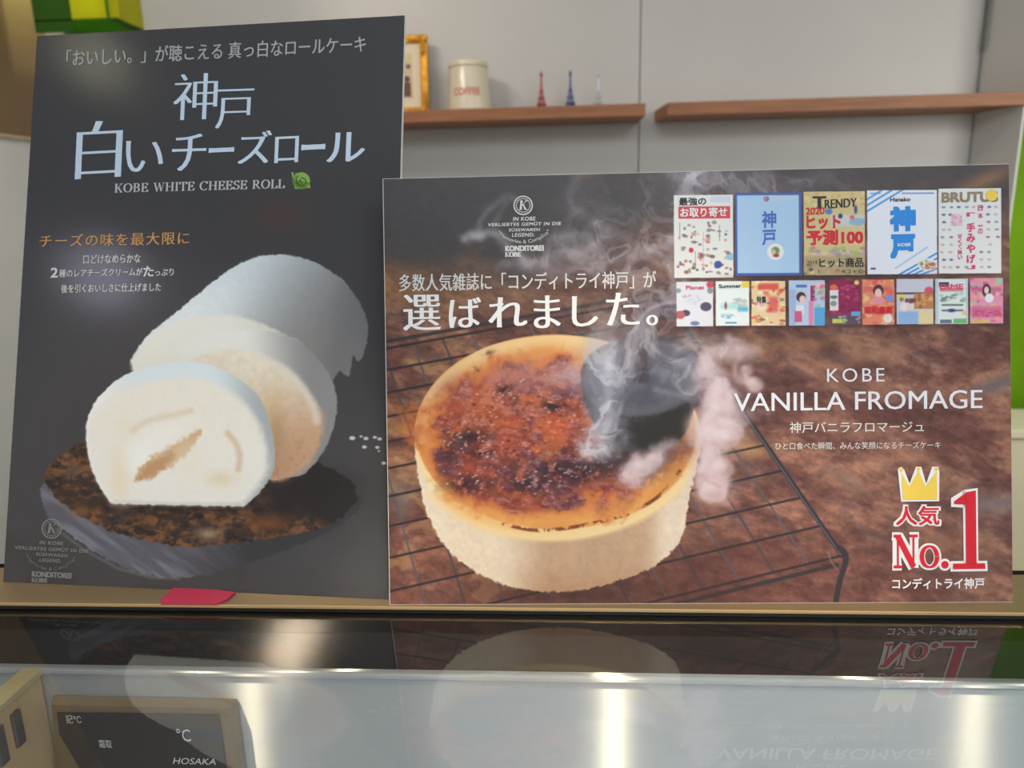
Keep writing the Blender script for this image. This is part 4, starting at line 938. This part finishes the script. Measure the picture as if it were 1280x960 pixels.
def ink(name, *c): return mat(name, c, .45, var=.02, vscale=40, spec=.3)
F4 = ((-.02, -.02), (.02, -.02), (-.02, .02), (.02, .02))
I_blue = ink('ink_pale_blue', 206, 224, 240); I_grey = ink('ink_light_grey', 186, 186, 186); I_g2 = ink('ink_mid_grey', 128, 128, 128); I_or = ink('ink_apricot', 214, 158, 96)
I_wh = ink('ink_white', 236, 236, 236); I_red = ink('ink_red', 212, 36, 52); I_gold = ink('ink_gold', 240, 206, 84); I_green = ink('ink_leaf_green', 140, 184, 84); I_dgr = ink('ink_dark_green', 52, 76, 44)
I_navy = ink('ink_navy', 70, 110, 190); I_sky = ink('ink_sky', 44, 140, 222); I_blk = ink('ink_black', 44, 40, 44); I_tan = ink('ink_tan', 150, 134, 110); I_pk = ink('ink_magenta', 214, 80, 120); I_wo = ink('ink_off_white', 220, 218, 214)

# --- dark portrait poster
S = .9652; PW, PH = .3522*S, .5011*S
t1 = poster_root('portrait_poster', -.4915*S, .575*S, -.0695, .3038, 'tall dark poster showing a white cheese roll cake, standing on the left')
board(t1, PW, PH, .3038)
Q1 = [(5, 728), (484, 748.5), (508, 20), (46, 45)]  # board corners as image pixels, the units of all its print positions
s1 = Sheet(Q1, PW, PH, t1, (.045, -1))
w, h = 760, 1120
u, v = np.meshgrid((np.arange(w)+.5)/w, (np.arange(h)+.5)/h); X, Y = hmap(s1.F, u, v)
M_p1 = print_material('roll_cake_print', paint_roll(w, h, X, Y), GAIN1, .15, .5)
quad_uv('printed_face', 0, 0, PW, PH, .0003, PW, PH, M_p1, t1, label='dark print of a sliced white roll cake')
MIN = dict(thin=-.016, shifts=(-.022, 0, .022)); MINB = dict(thin=-.010, shifts=(-.026, 0, .026))
s1.mesh('top_line_lettering', [s1.place(text_raw('「おいしい。」が聴こえる 真っ白なロールケーキ', .0, (-.01, .01)), (83, 84), (459, 66.5), 21)], I_grey)
big = []
big.append(s1.place(text_raw('神', **MIN), (217, 152), (272, 150), 58)); big.append(s1.place(text_raw('戸', **MIN), (270, 162.5), (317.5, 161), 49))
big.append(s1.place(text_raw('白', -.018, (-.03, 0, .03)), (94, 226), (152, 223), 72)); big.append(s1.place(text_raw('い', **MIN), (157, 217), (204.5, 216), 39))
for ch, x0, y0, x1, y1 in (('チ', 215, 170, 258, 216), ('ー', 262, 187, 294, 193), ('ズ', 298, 166, 340, 207), ('ロ', 344, 173, 374, 206), ('ー', 378, 183, 408, 190), ('ル', 409, 168, 457, 205)):
    big.append(s1.place(text_raw(ch, **MINB), (x0, y1), (x1, y1-1.4), y1-y0))
s1.mesh('title_lettering', big, I_blue, label='large pale blue title lettering')
s1.mesh('english_lettering', [s1.place(serif_raw('KOBE WHITE CHEESE ROLL'), (144, 243), (357.5, 237.5), 11.5)], ink('ink_silver', 200, 200, 204))
s1.mesh('heading_lettering', [s1.place(text_raw('チーズの味を最大限に', -.004, (-.014, .014), spacing=1.12), (50, 311.5), (237.5, 307.5), 16)], I_or, label='apricot heading lettering')
s1.mesh('body_lettering', [s1.place(text_raw('口どけなめらかな', .0, (-.016, .016)), (104.7, 332), (176.5, 330.5), 11),
    s1.place(text_raw('2', .0, F4), (63.7, 349.5), (73, 349.2), 12.5), s1.place(text_raw('種のレアチーズクリームが', .0, (-.016, .016)), (74.5, 349), (179, 346.8), 10), s1.place(text_raw('た', .0, F4), (180, 348), (193, 347.8), 13), s1.place(text_raw('っぷり', .0, (-.016, .016)), (194.5, 347.4), (218, 346.8), 9),
    s1.place(text_raw('後を引くおいしさに仕上げました', .0, (-.016, .016)), (77, 368.5), (202, 366.2), 10.5)], I_wo)
# snail mark
def disc(cx, cy, rx, ry, n=28, a0=0, a1=360):
    c = [(cx, cy)]+arcp(cx, cy, rx, ry, a0, a1, n); return np.array(c), [(0, i, i+1) for i in range(1, n+1)]
def ring(cx, cy, r0, r1, n=36):
    c = arcp(cx, cy, r0, r0, 0, 360, n)+arcp(cx, cy, r1, r1, 0, 360, n); k = n+1; return np.array(c), [(i, i+1, k+i+1, k+i) for i in range(n)]
def poly(pts):
    return np.array(pts, float), [tuple(range(len(pts)))]
def pline(pts, wd):
    return nib([(wd, pts)])
s1.mesh('snail_mark', [disc(378, 228, 11, 10.5), poly([(367, 226), (370, 238.5), (389.5, 237), (388, 230)]), pline([(369, 232), (367.5, 221), (366.5, 217.5)], 2.4), pline([(370, 226), (371.5, 218.5)], 1.4)], I_green, label='green snail shaped mark')
s1.mesh('snail_spiral', [pline([(379+(8.2-.028*a/2)*math.cos(math.radians(a+120)), 228.5-(8.2-.028*a/2)*math.sin(math.radians(a+120))) for a in range(0, 520, 20)], .9)], I_dgr, z=.0009)

def emblem(s, m, cx, cy, r, rows, arc, kon, kobe, k=1):
    s.mesh('emblem', [ring(cx, cy, r, r*.88), ring(cx, cy, r*.72, r*.66)] +
           [(np.array([(cx+.8*r*math.cos(a)+dx, cy+.8*r*math.sin(a)+dy) for dx, dy in ((-.4, -.4), (.4, -.4), (.4, .4), (-.4, .4))]), [(0, 1, 2, 3)]) for a in [i*.35 for i in range(18)]] +
           [s.place(serif_raw('K', .09, .22), (cx-r*.42, cy+r*.45), (cx+r*.40, cy+r*.45), r*.95, ital=.12)], m, label='round emblem with the letter K')
    P = [s.place(text_raw(t, .0, F4, spacing=1.1), (x0, y0), (x1, y1), hh, ital=.12) for t, x0, y0, x1, y1, hh in rows]
    P.append(s.arc(text_raw('“Memories & Complice”', .0, F4), *arc))
    for t, x0, y0, x1, y1, hh in (kon, kobe):
        P.append(s.place(serif_raw(t, .13, .3, .06) if t == 'KOBE' else text_raw(t, .0, tuple((a*.03, b*.03) for a in (-2, 0, 2) for b in (-1, 1))), (x0, y0), (x1, y1), hh))
    s.mesh('emblem_lettering', P, m)
emblem(s1, I_g2, 65.7, 662, 12.5, [('IN KOBE', 50.6, 681.5, 80, 682.5, 4.5), ('VERLIEBTES GEMÜT IN DIE', 19.4, 687.5, 111, 692, 5.2), ('SÜSSWAREN', 46, 695.5, 85.5, 697.5, 4.8), ('LEGEND.', 50.6, 703, 77.7, 704.2, 4.4)],
       ((31, 696), (67, 715), (98, 700), 5.5), ('KONDITOREI', 41, 721.5, 90.5, 723.8, 7), ('KOBE', 41, 728.3, 61, 729.2, 5.5))

# pink stand foot under the dark poster
pk = thing('pink_card_holder', (-.291, .538, T), 'pink plastic tab poking out from under the dark poster', 'holder')
bm = bmesh.new(); pp = [(-.0275, .012), (-.0285, -.013), (-.0255, -.0182), (.0205, -.0182), (.0262, -.010), (.0275, .0)]
pa = [bm.verts.new((x, y, .0002)) for x, y in pp]; pb = [bm.verts.new((x, y, .0016)) for x, y in pp]
bm.faces.new(pa[::-1]); bm.faces.new(pb)
for i in range(6): bm.faces.new((pa[i], pa[(i+1) % 6], pb[(i+1) % 6], pb[i]))
obj('tab', bm, M_pink, pk)

# --- landscape poster
S = .9778; BW, BH = .491*S, .3424*S
t2 = poster_root('landscape_poster', -.1358*S, .535*S, .0266, .2248, 'wide poster showing a scorched cheesecake and magazine covers, standing on the right')
board(t2, BW, BH, .2248)
Q2 = [(484, 757), (1265, 752), (1262, 208), (481, 220)]  # corners in image pixels; artwork and lettering are placed in the same units
s2 = Sheet(Q2, BW, BH, t2, (0, -1))
w, h = 1320, 920
u, v = np.meshgrid((np.arange(w)+.5)/w, (np.arange(h)+.5)/h); X, Y = hmap(s2.F, u, v)
cnv = Canvas(w, h, X, Y, srgb(0, 0, 0)); cnv.im = paint_cake(w, h, X, Y); paint_covers(cnv)
M_p2 = print_material('cheesecake_print', cnv.im, GAIN2, .38, .25)
e = .0005
quad_uv('printed_face', e, .0005, BW-e*.4, BH-e*.7, .0003, BW, BH, M_p2, t2, label='print of a cheesecake smoking on a wire rack')
CV = {}
for x0, y0, x1, y1, k in COVERS:
    cs = [tuple(float(q) for q in s2.loc(x, y)) for x, y in ((x0, y1), (x1, y1), (x1, y0), (x0, y0))]
    CV[k] = quad_uv('magazine_cover', 0, 0, 0, 0, .0005, BW, BH, M_p2, t2, corners=cs)
emblem(s2, I_wo, 658, 255, 12.2, [('IN KOBE', 645, 274.5, 673, 274, 5), ('VERLIEBTES GEMÜT IN DIE', 613, 281, 705, 280, 5), ('SÜSSWAREN', 639.5, 287.6, 678.5, 287.2, 4.6), ('LEGEND.', 643.5, 294.2, 672, 294, 4.6)],
       ((624, 290.5), (658, 304), (693, 289), 6), ('KONDITOREI', 635, 312.5, 683.5, 312, 7.2), ('KOBE', 635, 319.5, 655, 319.3, 6.2))
s2.mesh('subtitle_lettering', [s2.place(text_raw('多数人気雑誌に「コンディトライ神戸」が', .0, (-.014, .014)), (500.5, 362), (824, 359.5), 22)], I_wo)
ttl = []
for ch, x0, y0, x1, y1 in (('選', 505, 366, 553, 411), ('ば', 563, 370, 604, 408), ('れ', 613, 370, 662, 407.5), ('ま', 670, 368, 704, 409), ('し', 718, 369, 751, 407), ('た', 761, 365, 803, 406), ('。', 811, 393, 826, 406)):
    ttl.append(s2.place(text_raw(ch, -.004, (-.024, 0, .024)), (x0, y1), (x1, y1-.4), y1-y0))
s2.mesh('title_lettering', ttl, I_wh, label='large white title lettering')
s2.mesh('product_lettering', [s2.place(text_raw('KOBE', .0, (0,), spacing=1.25), (1036, 477.5), (1107, 477), 17), s2.place(text_raw('VANILLA FROMAGE', .0, (-.008, .008)), (919.5, 513.8), (1228, 510.5), 23)], ink('ink_silver_white', 222, 224, 232))
s2.mesh('product_note_lettering', [s2.place(text_raw('神戸バニラフロマージュ', .0, (-.006, .006)), (989, 541), (1155.5, 540), 14), s2.place(text_raw('ひと口食べた瞬間、みんな笑顔になるチーズケーキ', .0, (0,)), (971, 561.5), (1176, 560.5), 9)], I_wo)
s2.mesh('crown_outline', [poly([(1123, 586), (1127, 583), (1131, 587), (1137.5, 604), (1145.5, 583), (1152, 583), (1158, 604), (1165.5, 583), (1173, 583), (1174.5, 590), (1174, 626), (1127, 626.5)])], I_wh)
def tri(m, a): return m
s2.mesh('crown', [(np.array([(1127.5, 590), (1137, 608), (1148.5, 588), (1157, 608), (1171, 588), (1171.5, 623.5), (1129, 624)], float), [(0, 1, 6), (1, 3, 5, 6), (1, 2, 3), (3, 4, 5)]), disc(1127, 587, 2.2, 2.2, 12), disc(1148.5, 586, 2.4, 2.4, 12), disc(1170.5, 586, 2.4, 2.4, 12)], I_gold, z=.0010, label='yellow three pointed crown')
one = [poly([(1206, 615), (1219, 612.5), (1219.5, 704), (1206.5, 704)]), poly([(1192, 626), (1207, 615), (1207, 630), (1192, 629.5)]), poly([(1190.5, 703.5), (1230, 703), (1230.5, 710), (1190.5, 710.5)])]
one_o = [poly([(1203, 612), (1221.5, 609.5), (1222, 706), (1204, 706)]), poly([(1188.5, 622), (1206, 611), (1206, 634), (1188.5, 633)]), poly([(1187.5, 700.5), (1233, 700), (1233.5, 713), (1187.5, 713.5)])]
def No(th, tk, g):
    P = [s2.place(nib(SERIF['N'][1] if not g else [(.07+g, SERIF['N'][1][0][1]), (.2+g, SERIF['N'][1][1][1]), (.07+g, SERIF['N'][1][2][1])]+SERIF['N'][1][3:], th, tk), (1117-g*14, 710+g*12), (1147+g*14, 709.7+g*12), 43+g*24)]
    P.append(s2.place(nib([arcp(.5, .5, .42, .45, 0, 360, 30)], th, tk), (1149-g*14, 709.5+g*12), (1173.5+g*14, 709.3+g*12), 29+g*24))
    P.append(disc(1180.5, 705, 4.6+g*14, 4.8+g*14)); return P
s2.mesh('number_one_outline', No(.22, .40, .2)+one_o+[s2.place(text_raw('人気', .0, tuple((a*.035, b*.035) for a in (-2, -1, 0, 1, 2) for b in (-2, -1, 0, 1, 2))), (1117, 658), (1176.5, 657.5), 28)], I_wh, z=.0008)
s2.mesh('number_one', No(.09, .26, 0)+one, I_red, z=.0011, label='red No.1')
s2.mesh('popularity_lettering', [s2.place(text_raw('人気', .0, F4), (1120, 656), (1174, 655.5), 24)], I_red, z=.0011)
s2.mesh('maker_lettering', [s2.place(text_raw('コンディトライ神戸', .0, F4), (1115.5, 736), (1229.5, 735), 14)], I_wh)
# cover lettering
Z = .0008
def cl(k, name, parts, m, dz=0, label=None): s2.mesh(name, parts, m, z=Z+dz, parent=CV[k], label=label)
F4 = ((-.02, -.02), (.02, -.02), (-.02, .02), (.02, .02)); F9 = tuple((a*.035, b*.035) for a in (-1, 0, 1) for b in (-1, 0, 1))
cl('a', 'cover_lettering', [s2.place(text_raw('最強の', .0, F4), (853, 257), (887, 256.5), 10)], I_blk)
cl('a', 'cover_banner_lettering', [s2.place(text_raw('お取り寄せ', .0, F4), (854.5, 271.5), (913, 271), 12)], I_wh, .0001)
cl('b', 'cover_lettering', [s2.place(text_raw('神', .0, F4), (956, 285.5), (974, 285), 21), s2.place(text_raw('戸', .0, F4), (956.5, 307), (973.5, 306.5), 19)], I_navy)
cl('c', 'cover_masthead', [s2.place(text_raw('T', .01, (-.03, 0, .03)), (1019, 262.5), (1036, 262.5), 16.), s2.place(text_raw('RENDY', .0, (-.03, 0, .03)), (1034, 262), (1074, 260), 11.)], I_blk)
cl('c', 'cover_lettering', [s2.place(text_raw('ヒット商品', .0, F4), (1027, 335), (1081.5, 334.8), 12), s2.place(text_raw('ベスト30', .0, (0,)), (1054, 343.3), (1081, 343), 6), s2.place(text_raw('2019', .0, (0,)), (1011.5, 331.5), (1024.5, 331), 5)], I_blk)
cl('c', 'cover_red_lettering', [s2.place(text_raw('2020', .0, F4, spacing=.95), (1010.5, 269.5), (1034, 269), 9), s2.place(text_raw('ヒット', .0, F9), (1011.5, 287.5), (1053.5, 287), 17), s2.place(text_raw('予測100', .0, F9), (1011.5, 307.5), (1081.5, 306.5), 19)], I_red)
F16 = tuple((a*.03, b*.03) for a in (-2, -1, 0, 1, 2) for b in (-2, 0, 2))
cl('d', 'cover_lettering', [s2.place(text_raw('神', .0, F16), (1114.5, 291), (1146.5, 290.5), 31), s2.place(text_raw('戸', .0, F16), (1115, 324.5), (1145.5, 324), 30), poly([(1120, 302), (1143.5, 302), (1143.5, 314), (1120, 314)])], I_sky)
cl('d', 'cover_note_lettering', [s2.place(text_raw('KOBE', .0, F4), (1124, 309.5), (1140, 309.3), 4)], I_wh, .0002)
cl('d', 'cover_masthead', [s2.place(text_raw('Hanako', .0, F4), (1115, 254), (1140, 253.5), 5)], I_blk)
cl('e', 'cover_masthead', [s2.place(text_raw('BRUTUS', .0, F9), (1178.5, 255.8), (1248, 255), 13)], I_tan)
cl('e', 'cover_sun', [disc(1239.8, 247, 7.2, 7)], I_gold, .0002)
col = []
for i, ch in enumerate('「手みやげ」'):
    y = 268+i*13; hh = 11 if ch not in '「」' else 5; col.append(s2.place(text_raw(ch, .0, F9), (1209, y+hh), (1219.5, y+hh), hh))
for i, ch in enumerate('日本一の'): col.append(s2.place(text_raw(ch, .0, F4), (1223, 266+i*9.6), (1229, 266+i*9.6), 7 if ch != '一' else 1.6))
for i, ch in enumerate('甘くて旨い'): col.append(s2.place(text_raw(ch, .0, F4), (1198, 300+i*6.5), (1203.5, 300+i*6.5), 5.5))
cl('e', 'cover_lettering', col, I_pk)
for k, t, L, R, hh, m in (('f', 'Planet', (861, 361.5), (884, 361.3), 5, I_pk), ('g', 'Summer', (902, 360), (930, 359.6), 5, I_blk), ('h', '特集', (949, 379), (961, 379), 9, I_blk), ('k', '昭和最高', (1083, 393), (1117, 392.6), 9, I_red), ('n', 'スイーツ', (1216, 397), (1250, 396.5), 9, I_pk), ('m', 'DIME', (1176, 363), (1205, 362.6), 6.5, I_pk)):
    cl(k, 'cover_lettering', [s2.place(text_raw(t, .0, F4), L, R, hh)], m)
